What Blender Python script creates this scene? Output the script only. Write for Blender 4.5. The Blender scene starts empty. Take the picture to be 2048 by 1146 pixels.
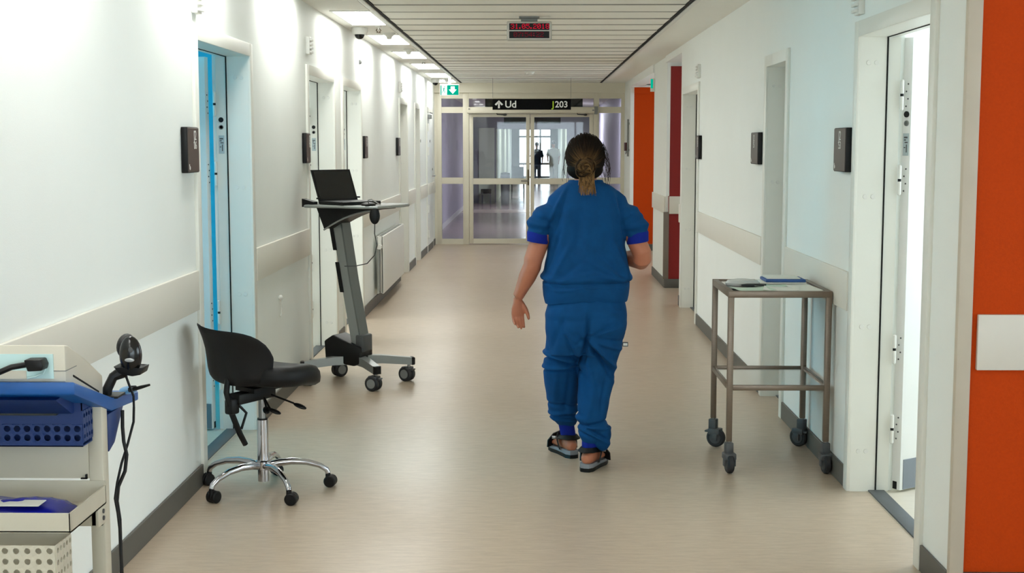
import bpy, bmesh, math, random
import numpy as np
from mathutils import Vector, Matrix

# ------------------------------------------------------------------ camera, world, light, exposure
SC = bpy.context.scene
COL = SC.collection
EYE = 1.6
FPX = 2700.0
PSI, TH = math.radians(0.8441), math.radians(6.0046)
cam_d = bpy.data.cameras.new('camera'); cam = bpy.data.objects.new('camera', cam_d); COL.objects.link(cam)
cam.location = (0, 0, EYE)
cam.rotation_euler = (math.pi/2 - TH, 0, PSI)
cam_d.sensor_fit = 'HORIZONTAL'; cam_d.sensor_width = 36.0
cam_d.lens = 36.0*FPX/2048.0
cam_d.clip_start = 0.05; cam_d.clip_end = 300
SC.camera = cam

world = bpy.data.worlds.new('daylight'); SC.world = world; world.use_nodes = True
wn = world.node_tree; bg = wn.nodes['Background']
bg.inputs['Color'].default_value = (0.84, 0.95, 1.0, 1); bg.inputs['Strength'].default_value = 6.3

vs = SC.view_settings
vs.view_transform = 'Standard'; vs.look = 'None'; vs.gamma = 1.0; vs.use_curve_mapping = False
vs.exposure = 0.38
SC.cycles.use_denoising = True
SC.cycles.max_bounces = 10; SC.cycles.diffuse_bounces = 6; SC.cycles.glossy_bounces = 4
SC.cycles.transmission_bounces = 8; SC.cycles.transparent_max_bounces = 12
SC.cycles.sample_clamp_indirect = 6.0
SC.cycles.caustics_reflective = False; SC.cycles.caustics_refractive = False
LAMP = 11.5          # ceiling panels
PI = math.pi

# ------------------------------------------------------------------ materials
def lin(c):
    return tuple(((v/255)/12.92 if v/255 <= 0.04045 else ((v/255+0.055)/1.055)**2.4) for v in c)
MATS = {}
def mat(name, rgb, rough=0.5, metal=0.0, var=0.04, scale=8.0, bump=0.0, bscale=200.0, spec=0.5, coat=0.0, stretch=None, emit=None, estr=1.0, trans=0.0):
    if name in MATS: return MATS[name]
    m = bpy.data.materials.new(name); m.use_nodes = True; nt = m.node_tree; N = nt.nodes; L = nt.links
    b = N['Principled BSDF']; c = lin(rgb)
    b.inputs['Roughness'].default_value = rough; b.inputs['Metallic'].default_value = metal
    b.inputs['Specular IOR Level'].default_value = spec; b.inputs['Coat Weight'].default_value = coat
    b.inputs['Transmission Weight'].default_value = trans
    tc = N.new('ShaderNodeTexCoord'); mp = N.new('ShaderNodeMapping')
    L.new(tc.outputs['Object'], mp.inputs['Vector'])
    if stretch: mp.inputs['Scale'].default_value = stretch
    if var > 0:
        nz = N.new('ShaderNodeTexNoise'); nz.inputs['Scale'].default_value = scale; nz.inputs['Detail'].default_value = 5
        L.new(mp.outputs[0], nz.inputs['Vector'])
        mx = N.new('ShaderNodeMix'); mx.data_type = 'RGBA'
        mx.inputs[6].default_value = (*[v*(1-var*2) for v in c], 1); mx.inputs[7].default_value = (*[min(1, v*(1+var*2)) for v in c], 1)
        L.new(nz.outputs['Fac'], mx.inputs[0]); L.new(mx.outputs[2], b.inputs['Base Color'])
    else:
        b.inputs['Base Color'].default_value = (*c, 1)
    if bump > 0:
        n2 = N.new('ShaderNodeTexNoise'); n2.inputs['Scale'].default_value = bscale; n2.inputs['Detail'].default_value = 3
        L.new(mp.outputs[0], n2.inputs['Vector'])
        bp = N.new('ShaderNodeBump'); bp.inputs['Strength'].default_value = bump; bp.inputs['Distance'].default_value = 0.01
        L.new(n2.outputs['Fac'], bp.inputs['Height']); L.new(bp.outputs[0], b.inputs['Normal'])
    if emit:
        b.inputs['Emission Color'].default_value = (*lin(emit), 1); b.inputs['Emission Strength'].default_value = estr
    MATS[name] = m; return m

M = {}
M['wall'] = mat('wall_paint', (237, 240, 236), 0.65, var=0.012, scale=3, bump=0.06, bscale=260)
M['rail'] = mat('wall_guard_laminate', (222, 218, 207), 0.45, var=0.01)
M['ceil'] = mat('ceiling_paint', (240, 239, 233), 0.8, var=0.01, scale=4)
M['plank'] = mat('ceiling_plank_enamel', (242, 241, 233), 0.6, var=0.012, scale=3)
M['black'] = mat('black_plastic', (10, 10, 11), 0.45, spec=0.3, var=0.05)
M['blackmat'] = mat('black_upholstery', (10, 10, 11), 0.5, spec=0.3, var=0.08, bump=0.1, bscale=500)
M['groove'] = mat('black_groove', (12, 12, 12), 0.9, var=0.0)
M['frame'] = mat('door_frame_enamel', (228, 228, 220), 0.38, var=0.01)
M['leaf'] = mat('door_laminate', (232, 234, 232), 0.4, var=0.01)
M['endframe'] = mat('end_door_enamel', (216, 210, 192), 0.42, var=0.01)
M['skirt'] = mat('skirting_vinyl', (84, 82, 76), 0.5, var=0.05)
M['steel'] = mat('brushed_steel', (150, 150, 148), 0.35, metal=1.0, var=0.05, stretch=(1, 1, 20))
M['kick'] = mat('kick_plate_steel', (122, 128, 136), 0.42, metal=0.7, var=0.05)
M['thresh'] = mat('threshold_aluminium', (92, 96, 100), 0.5, metal=0.5, var=0.08)
M['chrome'] = mat('chrome', (200, 200, 205), 0.10, metal=1.0, var=0.02)
M['trolley'] = mat('trolley_stainless', (120, 106, 93), 0.38, metal=0.7, var=0.08, scale=30, stretch=(1, 1, 8))
M['shelfsteel'] = mat('polished_sheet_steel', (190, 190, 186), 0.14, metal=1.0, var=0.03)
M['orange'] = mat('orange_paint', (192, 64, 0), 0.7, spec=0.15, var=0.05, scale=120, bump=0.08, bscale=160)
M['red'] = mat('red_paint', (136, 14, 6), 0.6, var=0.05, scale=60)
M['scrub'] = mat('blue_cotton', (2, 64, 114), 0.85, var=0.10, scale=22, bump=0.15, bscale=700, spec=0.2)
M['cuff'] = mat('navy_rib_knit', (12, 34, 128), 0.85, var=0.06, scale=60, spec=0.2)
M['skin'] = mat('skin', (176, 110, 82), 0.5, var=0.06, scale=14, spec=0.4)
M['white'] = mat('white_plastic', (224, 224, 218), 0.4, var=0.01)
M['grey'] = mat('grey_plastic', (128, 130, 128), 0.5, var=0.03)
M['dgrey'] = mat('dark_grey_plastic', (72, 74, 76), 0.5, var=0.04)
M['alu'] = mat('anodised_aluminium', (146, 150, 148), 0.38, metal=0.45, var=0.03)
M['beige'] = mat('cart_beige_enamel', (200, 194, 176), 0.45, var=0.03)
M['blue'] = mat('cart_blue_plastic', (10, 84, 158), 0.4, var=0.05)
M['dblue'] = mat('cart_dark_blue_steel', (10, 48, 110), 0.45, var=0.06)
M['paper'] = mat('paper', (226, 226, 218), 0.8, var=0.03, scale=30)
M['paperg'] = mat('green_paper', (196, 214, 196), 0.8, var=0.04, scale=30)
M['ink'] = mat('ink_blue', (24, 74, 140), 0.5, var=0.03)
M['brown'] = mat('sign_brown', (70, 56, 48), 0.4, var=0.04)
M['signblack'] = mat('sign_black', (6, 6, 7), 0.7, spec=0.1)
M['text'] = mat('white_lettering', (225, 225, 220), 0.6, var=0.0)
M['green_text'] = mat('lime_lettering', (170, 200, 40), 0.6, var=0.0)
M['rubber'] = mat('caster_rubber', (34, 35, 38), 0.6, var=0.05)
M['lavender'] = mat('lavender_paint', (172, 167, 181), 0.6, var=0.02)
M['palegreen'] = mat('pale_green_paint', (196, 204, 184), 0.6, var=0.02)
M['turq'] = mat('turquoise_paint', (84, 182, 206), 0.6, var=0.02)
M['roomwhite'] = mat('room_paint', (236, 240, 240), 0.7, var=0.01)
M['roomgreen'] = mat('room_cabinet_green', (150, 162, 140), 0.5, var=0.02)
M['pl_blue'] = mat('packet_blue_film', (16, 22, 150), 0.25, var=0.05)
M['device'] = mat('device_beige', (208, 202, 186), 0.45, var=0.02)
M['teal'] = mat('device_panel_pale', (196, 226, 226), 0.4, var=0.02)
M['sole'] = mat('sole_grey', (128, 130, 136), 0.6, var=0.03)

def lampmat(name, rgb, s):
    m = bpy.data.materials.new(name); m.use_nodes = True; nt = m.node_tree; nt.nodes.clear()
    e = nt.nodes.new('ShaderNodeEmission'); o = nt.nodes.new('ShaderNodeOutputMaterial')
    e.inputs[0].default_value = (*lin(rgb), 1); e.inputs[1].default_value = s
    nt.links.new(e.outputs[0], o.inputs[0]); return m
M['lamp'] = lampmat('lamp_diffuser', (252, 253, 248), LAMP)
M['lampdim'] = lampmat('lamp_diffuser_hall', (248, 250, 255), 24.0)
M['lamplobby'] = lampmat('lamp_diffuser_lobby', (244, 246, 255), 100.0)
M['exitlit'] = lampmat('exit_panel_lit_white', (236, 255, 252), 1.6)
M['exitgreen'] = lampmat('exit_panel_lit_green', (0, 158, 128), 1.0)
M['led'] = lampmat('led_red', (214, 14, 46), 0.95)
M['leddim'] = lampmat('led_red_dim', (120, 10, 34), 0.7)

def glassmat(nm='clear_glass', tint_=(0.90, 0.92, 0.93, 1)):
    m = bpy.data.materials.new(nm); m.use_nodes = True; nt = m.node_tree; nt.nodes.clear()
    o = nt.nodes.new('ShaderNodeOutputMaterial'); t = nt.nodes.new('ShaderNodeBsdfTransparent'); g = nt.nodes.new('ShaderNodeBsdfGlossy')
    g.inputs['Roughness'].default_value = 0.02; t.inputs[0].default_value = tint_
    f = nt.nodes.new('ShaderNodeFresnel'); f.inputs[0].default_value = 1.45
    mx = nt.nodes.new('ShaderNodeMixShader'); nt.links.new(f.outputs[0], mx.inputs[0]); nt.links.new(t.outputs[0], mx.inputs[1]); nt.links.new(g.outputs[0], mx.inputs[2])
    nt.links.new(mx.outputs[0], o.inputs[0]); return m
M['glass'] = glassmat()
M['blueglass'] = glassmat('blue_tinted_glass', (.36, .84, .96, 1))  # tint added to turn the light from the unseen room window blue

def floormat(name, c1, c2, c3, rough):
    m = bpy.data.materials.new(name); m.use_nodes = True; nt = m.node_tree; N = nt.nodes; L = nt.links; b = N['Principled BSDF']
    tc = N.new('ShaderNodeTexCoord')
    def noise(sc, scale, det):
        mp = N.new('ShaderNodeMapping'); mp.inputs['Scale'].default_value = sc; L.new(tc.outputs['Object'], mp.inputs['Vector'])
        n = N.new('ShaderNodeTexNoise'); n.inputs['Scale'].default_value = scale; n.inputs['Detail'].default_value = det; n.inputs['Roughness'].default_value = 0.65
        L.new(mp.outputs[0], n.inputs['Vector']); return n
    a = noise((1.0, 5.0, 1), 9, 8); d = noise((3, 14, 1), 10, 4); g = noise((.5, .7, 1), 1.2, 2)
    r1 = N.new('ShaderNodeValToRGB'); r1.color_ramp.elements[0].position = 0.32; r1.color_ramp.elements[1].position = 0.72
    r1.color_ramp.elements[0].color = (*lin(c1), 1); r1.color_ramp.elements[1].color = (*lin(c2), 1)
    L.new(a.outputs['Fac'], r1.inputs[0])
    r2 = N.new('ShaderNodeValToRGB'); r2.color_ramp.elements[0].position = 0.60; r2.color_ramp.elements[1].position = 0.75
    r2.color_ramp.elements[0].color = (0, 0, 0, 1); r2.color_ramp.elements[1].color = (.55, .55, .55, 1)
    L.new(d.outputs['Fac'], r2.inputs[0])
    mx = N.new('ShaderNodeMix'); mx.data_type = 'RGBA'; mx.inputs[7].default_value = (*lin(c3), 1)
    L.new(r2.outputs[0], mx.inputs[0]); L.new(r1.outputs[0], mx.inputs[6]); L.new(mx.outputs[2], b.inputs['Base Color'])
    mr = N.new('ShaderNodeMapRange'); mr.inputs[3].default_value = rough-0.05; mr.inputs[4].default_value = rough+0.07
    L.new(g.outputs['Fac'], mr.inputs[0]); L.new(mr.outputs[0], b.inputs['Roughness'])
    bp = N.new('ShaderNodeBump'); bp.inputs['Strength'].default_value = 0.05; bp.inputs['Distance'].default_value = 0.004
    L.new(a.outputs['Fac'], bp.inputs['Height']); L.new(bp.outputs[0], b.inputs['Normal'])
    b.inputs['Specular IOR Level'].default_value = 0.45
    return m
M['floor'] = floormat('linoleum_beige', (168, 150, 130), (189, 171, 150), (210, 195, 176), 0.31)
M['floor2'] = floormat('linoleum_mauve', (136, 118, 120), (150, 132, 132), (160, 142, 142), 0.2)
M['roomfloor'] = floormat('linoleum_room', (196, 188, 172), (206, 198, 182), (212, 206, 192), 0.4)

# ------------------------------------------------------------------ geometry helpers
class MB:
    def __init__(s): s.bm = bmesh.new()
    def _new(s, vs, fs):
        bv = [s.bm.verts.new(v) for v in vs]
        for f in fs:
            try: s.bm.faces.new([bv[i] for i in f])
            except ValueError: pass
        return bv
    def box(s, x0, x1, y0, y1, z0, z1, bev=0.0, seg=2, rot=None):
        if x0 > x1: x0, x1 = x1, x0
        if y0 > y1: y0, y1 = y1, y0
        if z0 > z1: z0, z1 = z1, z0
        vs = [Vector((x, y, z)) for z in (z0, z1) for x, y in ((x0, y0), (x1, y0), (x1, y1), (x0, y1))]
        if rot is not None: vs = [rot @ v for v in vs]
        bv = s._new(vs, [(3, 2, 1, 0), (4, 5, 6, 7), (0, 1, 5, 4), (1, 2, 6, 5), (2, 3, 7, 6), (3, 0, 4, 7)])
        if bev > 0:
            es = {e for v in bv for e in v.link_edges}
            bmesh.ops.bevel(s.bm, geom=list(es), offset=bev, segments=seg, affect='EDGES', profile=0.5)
        return s
    def prism(s, poly, axis, a, b, bev=0.0):
        # poly: 2-D points; axis 'x': (y,z), 'y': (x,z), 'z': (x,y)
        def P(p, t): return {'x': (t, p[0], p[1]), 'y': (p[0], t, p[1]), 'z': (p[0], p[1], t)}[axis]
        n = len(poly); vs = [P(p, a) for p in poly]+[P(p, b) for p in poly]
        bv = s._new(vs, [tuple(range(n)), tuple(range(2*n-1, n-1, -1))]+[(i, i+n, (i+1) % n+n, (i+1) % n) for i in range(n)])
        if bev > 0:
            es = {e for v in bv for e in v.link_edges}
            bmesh.ops.bevel(s.bm, geom=list(es), offset=bev, segments=2, affect='EDGES', profile=0.5)
        return s
    def loft(s, rings, cap=True, closed=False):
        n = len(rings[0]); bv = [[s.bm.verts.new(p) for p in r] for r in rings]
        m = len(rings)
        for i in range(m if closed else m-1):
            a, b = bv[i], bv[(i+1) % m]
            for j in range(n):
                try: s.bm.faces.new((a[j], a[(j+1) % n], b[(j+1) % n], b[j]))
                except ValueError: pass
        if cap and not closed:
            s.bm.faces.new(bv[0][::-1]); s.bm.faces.new(bv[-1])
        return s
    def tube(s, pts, r, n=8, closed=False, cap=True):
        pts = [Vector(p) for p in pts]; m = len(pts)
        rs = r if isinstance(r, (list, tuple)) else [r]*m
        rings = []; prev = None
        for i in range(m):
            if closed: t = pts[(i+1) % m]-pts[i-1]
            else: t = pts[min(i+1, m-1)]-pts[max(i-1, 0)]
            t.normalize()
            if prev is None:
                u = t.orthogonal().normalized()
            else:
                u = (prev-t*prev.dot(t)); u = u.normalized() if u.length > 1e-6 else t.orthogonal().normalized()
            prev = u; w = t.cross(u)
            rings.append([pts[i]+(u*math.cos(2*PI*k/n)+w*math.sin(2*PI*k/n))*rs[i] for k in range(n)])
        return s.loft(rings, cap=cap, closed=closed)
    def cyl(s, p0, p1, r0, r1=None, n=20):
        return s.tube([p0, p1], [r0, r0 if r1 is None else r1], n)
    def lathe(s, prof, c=(0, 0, 0), axis=(0, 0, 1), n=24):
        ax = Vector(axis).normalized(); u = ax.orthogonal().normalized(); w = ax.cross(u); c = Vector(c)
        return s.loft([[c+ax*z+(u*math.cos(2*PI*k/n)+w*math.sin(2*PI*k/n))*max(r, 1e-4) for k in range(n)] for r, z in prof])
    def ell(s, c, r, rot=None, n=20, m=12):
        c = Vector(c); rings = []
        for i in range(m+1):
            a = -PI/2+PI*i/m; rr = max(math.cos(a), 1e-3)
            ring = []
            for k in range(n):
                v = Vector((r[0]*rr*math.cos(2*PI*k/n), r[1]*rr*math.sin(2*PI*k/n), r[2]*math.sin(a)))
                ring.append(c+(rot @ v if rot is not None else v))
            rings.append(ring)
        return s.loft(rings)
    def mesh(s, name, angle=35):
        bmesh.ops.recalc_face_normals(s.bm, faces=s.bm.faces)
        me = bpy.data.meshes.new(name); s.bm.to_mesh(me); s.bm.free()
        if angle:
            me.shade_smooth()
            me.set_sharp_from_angle(angle=math.radians(angle))
        return me
    def build(s, name, m, parent=None, angle=35):
        me = s.mesh(name, angle); me.materials.append(m if not isinstance(m, str) else M[m])
        return link(bpy.data.objects.new(name, me), parent)

def link(o, parent=None):
    COL.objects.link(o)
    if parent is not None:
        o.parent = parent; o.matrix_parent_inverse = Matrix.Translation(-parent.location) if parent.get('_abs') else Matrix.Identity(4)
    return o
def tag(o, label=None, cat=None, group=None, kind=None):
    if label: o['label'] = label
    if cat: o['category'] = cat
    if group: o['group'] = group
    if kind: o['kind'] = kind
    return o
def thing(name, loc, label=None, cat=None, group=None, kind=None, rz=0.0, absolute=True):
    """Empty at the thing's base. absolute: parts are given in world coordinates; else in local ones."""
    o = bpy.data.objects.new(name, None); COL.objects.link(o); o.location = loc; o.rotation_euler = (0, 0, rz)
    o.empty_display_size = 0.1
    if absolute: o['_abs'] = 1
    return tag(o, label, cat, group, kind)
def struct(name, mb, m, parent=None, label=None):
    o = mb.build(name, m, parent)
    if parent is None: o['kind'] = 'structure'
    if label: o['label'] = label
    return o
def copy_tree(o, parent=None):
    c = o.copy(); COL.objects.link(c); c.parent = parent
    for ch in list(o.children): copy_tree(ch, c)
    return c
def text(name, s, size, m, parent, mtx, depth=0.001, align='LEFT', bold=0.0):
    cu = bpy.data.curves.new(name, 'FONT'); cu.body = s; cu.size = size; cu.extrude = depth; cu.align_x = align; cu.offset = size*bold
    ob = bpy.data.objects.new(name, cu); COL.objects.link(ob)
    dg = bpy.context.evaluated_depsgraph_get()
    me = bpy.data.meshes.new_from_object(ob.evaluated_get(dg)); bpy.data.objects.remove(ob)
    me.materials.clear(); me.materials.append(m); me.transform(mtx)
    return link(bpy.data.objects.new(name, me), parent)
def shared(name, me, m, parent, loc):
    """another object on the same mesh data"""
    o = bpy.data.objects.new(name, me)
    if not me.materials: me.materials.append(M[m])
    link(o, parent); o.location = loc; return o
# ------------------------------------------------------------------ the corridor shell
XL, XR, CH, WT = -1.56, 1.475, 2.57, 0.20
YE = 21.7                       # glazed end partition
YB = -5.0                       # wall behind the camera
DH = 2.08                       # clear door height
# door openings along the walls (outer edges of the casing)
LD = [(6.23, 7.53), (9.36, 10.70), (11.08, 12.36), (15.86, 16.95), (17.95, 18.75), (20.0, 21.15)]
RD = [(4.98, 6.22), (7.82, 8.60), (11.98, 13.30)]

def wall_along_y(mb, xa, xb, y0, y1, holes, h=CH+.2):
    y = y0
    for a, b in holes:
        mb.box(xa, xb, y, a+.05, 0, h); mb.box(xa, xb, a+.05, b-.05, DH+.03, h); y = b-.05
    mb.box(xa, xb, y, y1, 0, h)
    return mb
struct('floor', MB().box(-1.9, 4.6, YB, 22.0, -0.1, 0).box(-6.2, -1.9, YB, 22, -0.1, -0.004), 'floor', label='beige marbled linoleum corridor floor')
struct('wall_left', wall_along_y(MB(), XL, XL-WT, YB, YE+.1, LD), 'wall', label='long white corridor wall on the left')
mb = MB(); wall_along_y(mb, XR, XR+WT, 4.62, 13.48, RD)
mb.box(XR+.02, XR+1.6, 15.12, 16.68, 0, CH+.2)
mb.box(XR, XR+WT, 20.45, YE+.1, 0, CH+.2)
mb.box(XR, XR+WT, 13.48, 15.12, 2.50, CH+.2); mb.box(XR, XR+WT, 16.68, 20.45, 2.47, CH+.2)
struct('wall_right', mb, 'wall', label='white corridor wall on the right')
# side passages behind the red and far orange walls
mb = MB(); mb.box(4.4, 4.6, 12.9, 13.7, 0, CH); mb.box(4.4, 4.6, 20.2, 21.9, 0, CH); mb.box(4.4, 4.6, 13.7, 20.2, 0, .9); mb.box(4.4, 4.6, 13.7, 20.2, 2.3, CH); mb.box(XR+WT, 4.6, 13.3, 13.48, 0, CH); mb.box(XR+WT, 4.6, 20.65, 20.8, 0, CH)
struct('wall_passage', mb, 'wall', label='white wall at the back of the side passage')
w = thing('window_31', (4.5, 17, .9), kind='structure', label='window of the side passage')
mb = MB().box(4.46, 4.54, 13.7, 20.2, .9, .96).box(4.46, 4.54, 13.7, 20.2, 2.24, 2.3)
for k in range(5): mb.box(4.46, 4.54, 13.7+k*1.61, 13.76+k*1.61, .96, 2.24)
mb.build('window_frame', 'frame', w)
for k in range(4): MB().box(4.495, 4.505, 13.76+k*1.61, 15.31+k*1.61, .96, 2.24).build('pane', 'glass', w)
struct('ceiling_passage', MB().box(XR+WT, 4.6, 13.3, 20.8, 2.5, CH+.2), 'ceil', label='ceiling of the side passage')
# the wide bay beside the camera
struct('wall_near', MB().box(XL-WT, -1.3, YB-.2, YB, 0, CH+.2).box(4.4, 4.8, YB-.2, YB, 0, CH+.2).box(-1.3, 4.4, YB-.2, YB, 0, .3).box(-1.3, 4.4, YB-.2, YB, 2.45, CH+.2), 'wall', label='wall closing the corridor behind the camera, opened for added daylight')
w = thing('window_30', (1.5, YB-.1, .3), kind='structure', label='unseen window wall added behind the camera for daylight')  # unseen glazing added so daylight reaches the corridor from behind
mb = MB().box(-1.3, 4.4, YB-.14, YB-.06, .3, .36).box(-1.3, 4.4, YB-.14, YB-.06, 2.39, 2.45)
for k in range(5): mb.box(-1.3+k*1.41, -1.24+k*1.41, YB-.14, YB-.06, .36, 2.39)
mb.build('window_frame', 'frame', w)
for k in range(4): MB().box(-1.24+k*1.41, .11+k*1.41, YB-.105, YB-.095, .36, 2.39).build('pane', 'glass', w)
mb = MB(); mb.box(4.6, 4.8, YB, 0.4, 0, CH+.2); mb.box(4.6, 4.8, 3.9, 4.62, 0, CH+.2); mb.box(4.6, 4.8, .4, 3.9, 0, .85); mb.box(4.6, 4.8, .4, 3.9, 2.42, CH+.2)
struct('wall_bay', mb, 'wall', label='outer wall of the bay with its window')
w = thing('window_1', (4.7, 2.15, .85), kind='structure', label='wide bay window beside the corridor')
MB().box(4.66, 4.74, .4, .46, .85, 2.42).box(4.66, 4.74, 3.84, 3.9, .85, 2.42).box(4.66, 4.74, .46, 3.84, .85, .91).box(4.66, 4.74, .46, 3.84, 2.36, 2.42).box(4.66, 4.74, 2.12, 2.18, .91, 2.36).build('window_frame', 'frame', w)
MB().box(4.695, 4.705, .46, 2.12, .91, 2.36).build('pane', 'glass', w); MB().box(4.695, 4.705, 2.18, 3.84, .91, 2.36).build('pane', 'glass', w)

# coloured end faces: near orange wall, red wall, far orange wall
struct('wall_orange', MB().box(1.503, 4.6, 4.612, 4.622, 0, CH), 'orange', label='bright orange wall at the right edge')
struct('wall_fill', MB().box(XR+WT, 4.6, 4.622, 4.72, 0, CH+.2), 'wall')
struct('trim_1', MB().box(1.455, 1.505, 4.594, 4.625, 0.0, CH, .004), mat('corner_guard', (196, 186, 168), .5), label='pale corner guard beside the orange wall')
struct('trim_2', MB().box(1.525, 4.6, 4.594, 4.612, .83, 1.022, .003), 'rail', label='cream wall guard on the orange wall')
struct('baseboard_orange', MB().box(1.48, 4.6, 4.598, 4.612, 0, .115, .002), 'skirt')
struct('wall_red', MB().box(1.525, 3.0, 15.10, 15.12, 0, 2.46), 'red', label='dark red end wall in the side passage')
struct('trim_3', MB().box(XR-.005, 1.53, 15.085, 15.125, .1, .85, .003), mat('corner_guard_brown', (118, 106, 94), .5))
struct('trim_71', MB().box(1.495, 1.53, 15.085, 15.125, 1.03, 2.5), 'wall')
struct('trim_4', MB().box(1.53, 3.0, 15.08, 15.10, .83, 1.025, .003), 'rail', label='cream wall guard on the red wall')
struct('baseboard_red', MB().box(1.49, 3.0, 15.075, 15.10, 0, .1, .002), 'skirt')
struct('wall_orange_far', MB().box(1.53, 4.4, 20.43, 20.45, 0, 2.45).box(1.53, 4.4, 20.40, 20.43, 2.36, 2.45), 'orange', label='orange wall at the far end of the corridor')
struct('baseboard_orange_far', MB().box(1.50, 4.4, 20.41, 20.43, 0, .1), 'skirt')
struct('trim_5', MB().box(XR, 1.53, 20.43, 20.455, 0, 2.5).box(1.5, 4.4, 20.415, 20.43, 2.42, 2.48), 'wall')

# ceiling: lamp strip on the left, planks in the middle, plain strip on the right
XG0, XG1 = -1.125, 1.085
mb = MB(); mb.box(XL-WT, XG0-.02, YB, YE+.1, CH, CH+.2); mb.box(XG1+.02, 1.7, YB, YE+.1, CH, CH+.2); mb.box(1.7, 4.8, YB, 4.7, CH, CH+.2)
mb.box(XG0-.02, XG1+.02, YB, YE+.1, CH+.03, CH+.2); mb.box(XG0+.02, XG1-.02, YB, 5.28, CH, CH+.03)
ceiling = struct('ceiling', mb, 'ceil', label='low white corridor ceiling with cross planks')
struct('trim_70', MB().box(XG0-.02, XG1+.02, 5.0, YE+.02, CH+.021, CH+.0295), 'skirt', label='added dark board standing in for shade in the gaps between ceiling planks')  # dark sheet added so the plank gaps look shaded
edge_m = mat('plank_edge_shade', (164, 162, 152), .7)
def plank_mesh(drop, ln):
    # tray plank tilted near edge down; the edge colour paints in gap shade
    m_ = MB(); x0, x1 = XG0+.022, XG1-.022
    m_.prism([(.004, CH-drop), (ln-.004, CH), (ln-.004, CH+.02), (.004, CH+.02)], 'x', x0, x1)
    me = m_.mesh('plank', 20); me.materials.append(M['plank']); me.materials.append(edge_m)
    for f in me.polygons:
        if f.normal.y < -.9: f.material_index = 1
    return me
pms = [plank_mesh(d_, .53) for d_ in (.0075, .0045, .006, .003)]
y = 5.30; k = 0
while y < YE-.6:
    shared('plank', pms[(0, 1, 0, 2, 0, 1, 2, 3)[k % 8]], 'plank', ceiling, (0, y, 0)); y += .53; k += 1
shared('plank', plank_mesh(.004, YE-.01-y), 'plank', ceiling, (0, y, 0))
struct('trim_6', MB().box(XG0-.004, XG0+.018, YB, YE-.25, CH-.006, CH+.0), 'groove', label='black strip painted as the shadow gap on the left of the ceiling')  # black strips stand in for the shade in the ceiling gaps
struct('trim_7', MB().box(XG1-.016, XG1+.008, YB, YE-.25, CH-.006, CH+.0), 'groove', label='black strip painted as the shadow gap on the right of the ceiling')
struct('trim_8', MB().box(XG0-.045, XG0-.006, YB, YE-.25, CH-.012, CH, .003), 'white')
struct('trim_9', MB().box(XG1+.012, XG1+.045, YB, YE-.25, CH-.012, CH, .003), 'white')
mb = MB(); y = 5.0
while y < YE-.3:
    mb.box(XG0-.058, XG0-.05, y, y+.75, CH-.002, CH+.001); y += 2.13
struct('trim_10', mb, 'groove')

# ceiling lamps in the left strip
LAMPS = [-2.81, -.68, 1.45, 3.58, 5.71, 7.84, 9.97, 12.10, 14.25, 16.4, 18.55, 20.35]
words = ['', '', '', '', '', '', 'nearest', 'second', 'third', 'fourth', 'fifth', 'farthest']
for i, y in enumerate(LAMPS):
    if i < 6:
        lab = 'white louvre panel lamp in the ceiling strip, above the frame towards the camera'
    else:
        lab = '%s visible white panel lamp in the left ceiling strip' % words[i]
    t = thing('ceiling_lamp', (-1.3, y+.55, CH), lab, 'lamp', 'panel lamps in the left ceiling strip')
    ln = 1.12 if i < 11 else .9
    MB().box(-1.475, -1.125-.04, y-.02, y, CH-.008, CH+.004).box(-1.475, -1.165, y+ln, y+ln+.02, CH-.008, CH+.004).box(-1.475, -1.455, y, y+ln, CH-.008, CH+.004).box(-1.185, -1.165, y, y+ln, CH-.008, CH+.004).build('frame', 'white', t)
    MB().box(-1.455, -1.185, y, y+ln, CH-.004, CH+.004).build('diffuser', M['lamp'], t)

# skirtings and wall guards
def runs(y0, y1, holes):
    out = []; y = y0
    for a, b in holes: out.append((y, a)); y = b
    out.append((y, y1)); return [(a, b) for a, b in out if b-a > .03]
mb = MB()
for a, b in runs(YB, YE-.05, LD): mb.box(XL, XL+.012, a, b, 0, .1, .002, 1)
struct('baseboard_left', mb, 'skirt', label='dark grey vinyl skirting along the left wall')
mb = MB()
for a, b in runs(4.66, 13.46, RD): mb.box(XR-.012, XR, a, b, 0, .1, .002, 1)
mb.box(XR+.008, XR+.02, 15.09, 16.68, 0, .1); mb.box(XR-.012, XR, 20.45, YE-.05, 0, .1)
struct('baseboard_right', mb, 'skirt', label='dark grey vinyl skirting along the right wall')
n = 11
for a, b in runs(YB, YE-.05, LD[:5]+[(20.0, 21.15)]):
    struct('trim_%d' % n, MB().box(XL, XL+.018, a+.02, b-.02, .835, 1.02, .004, 2), 'rail', label='cream wall guard board on the left wall'); n += 1
for a, b in runs(4.68, 13.46, RD)[1:]:
    struct('trim_%d' % n, MB().box(XR-.018, XR, a+.02, b-.02, .832, 1.012, .004, 2), 'rail', label='cream wall guard board on the right wall'); n += 1
struct('trim_%d' % n, MB().box(XR+.002, XR+.02, 15.14, 16.66, .832, 1.02, .003), 'rail'); n += 1

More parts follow.
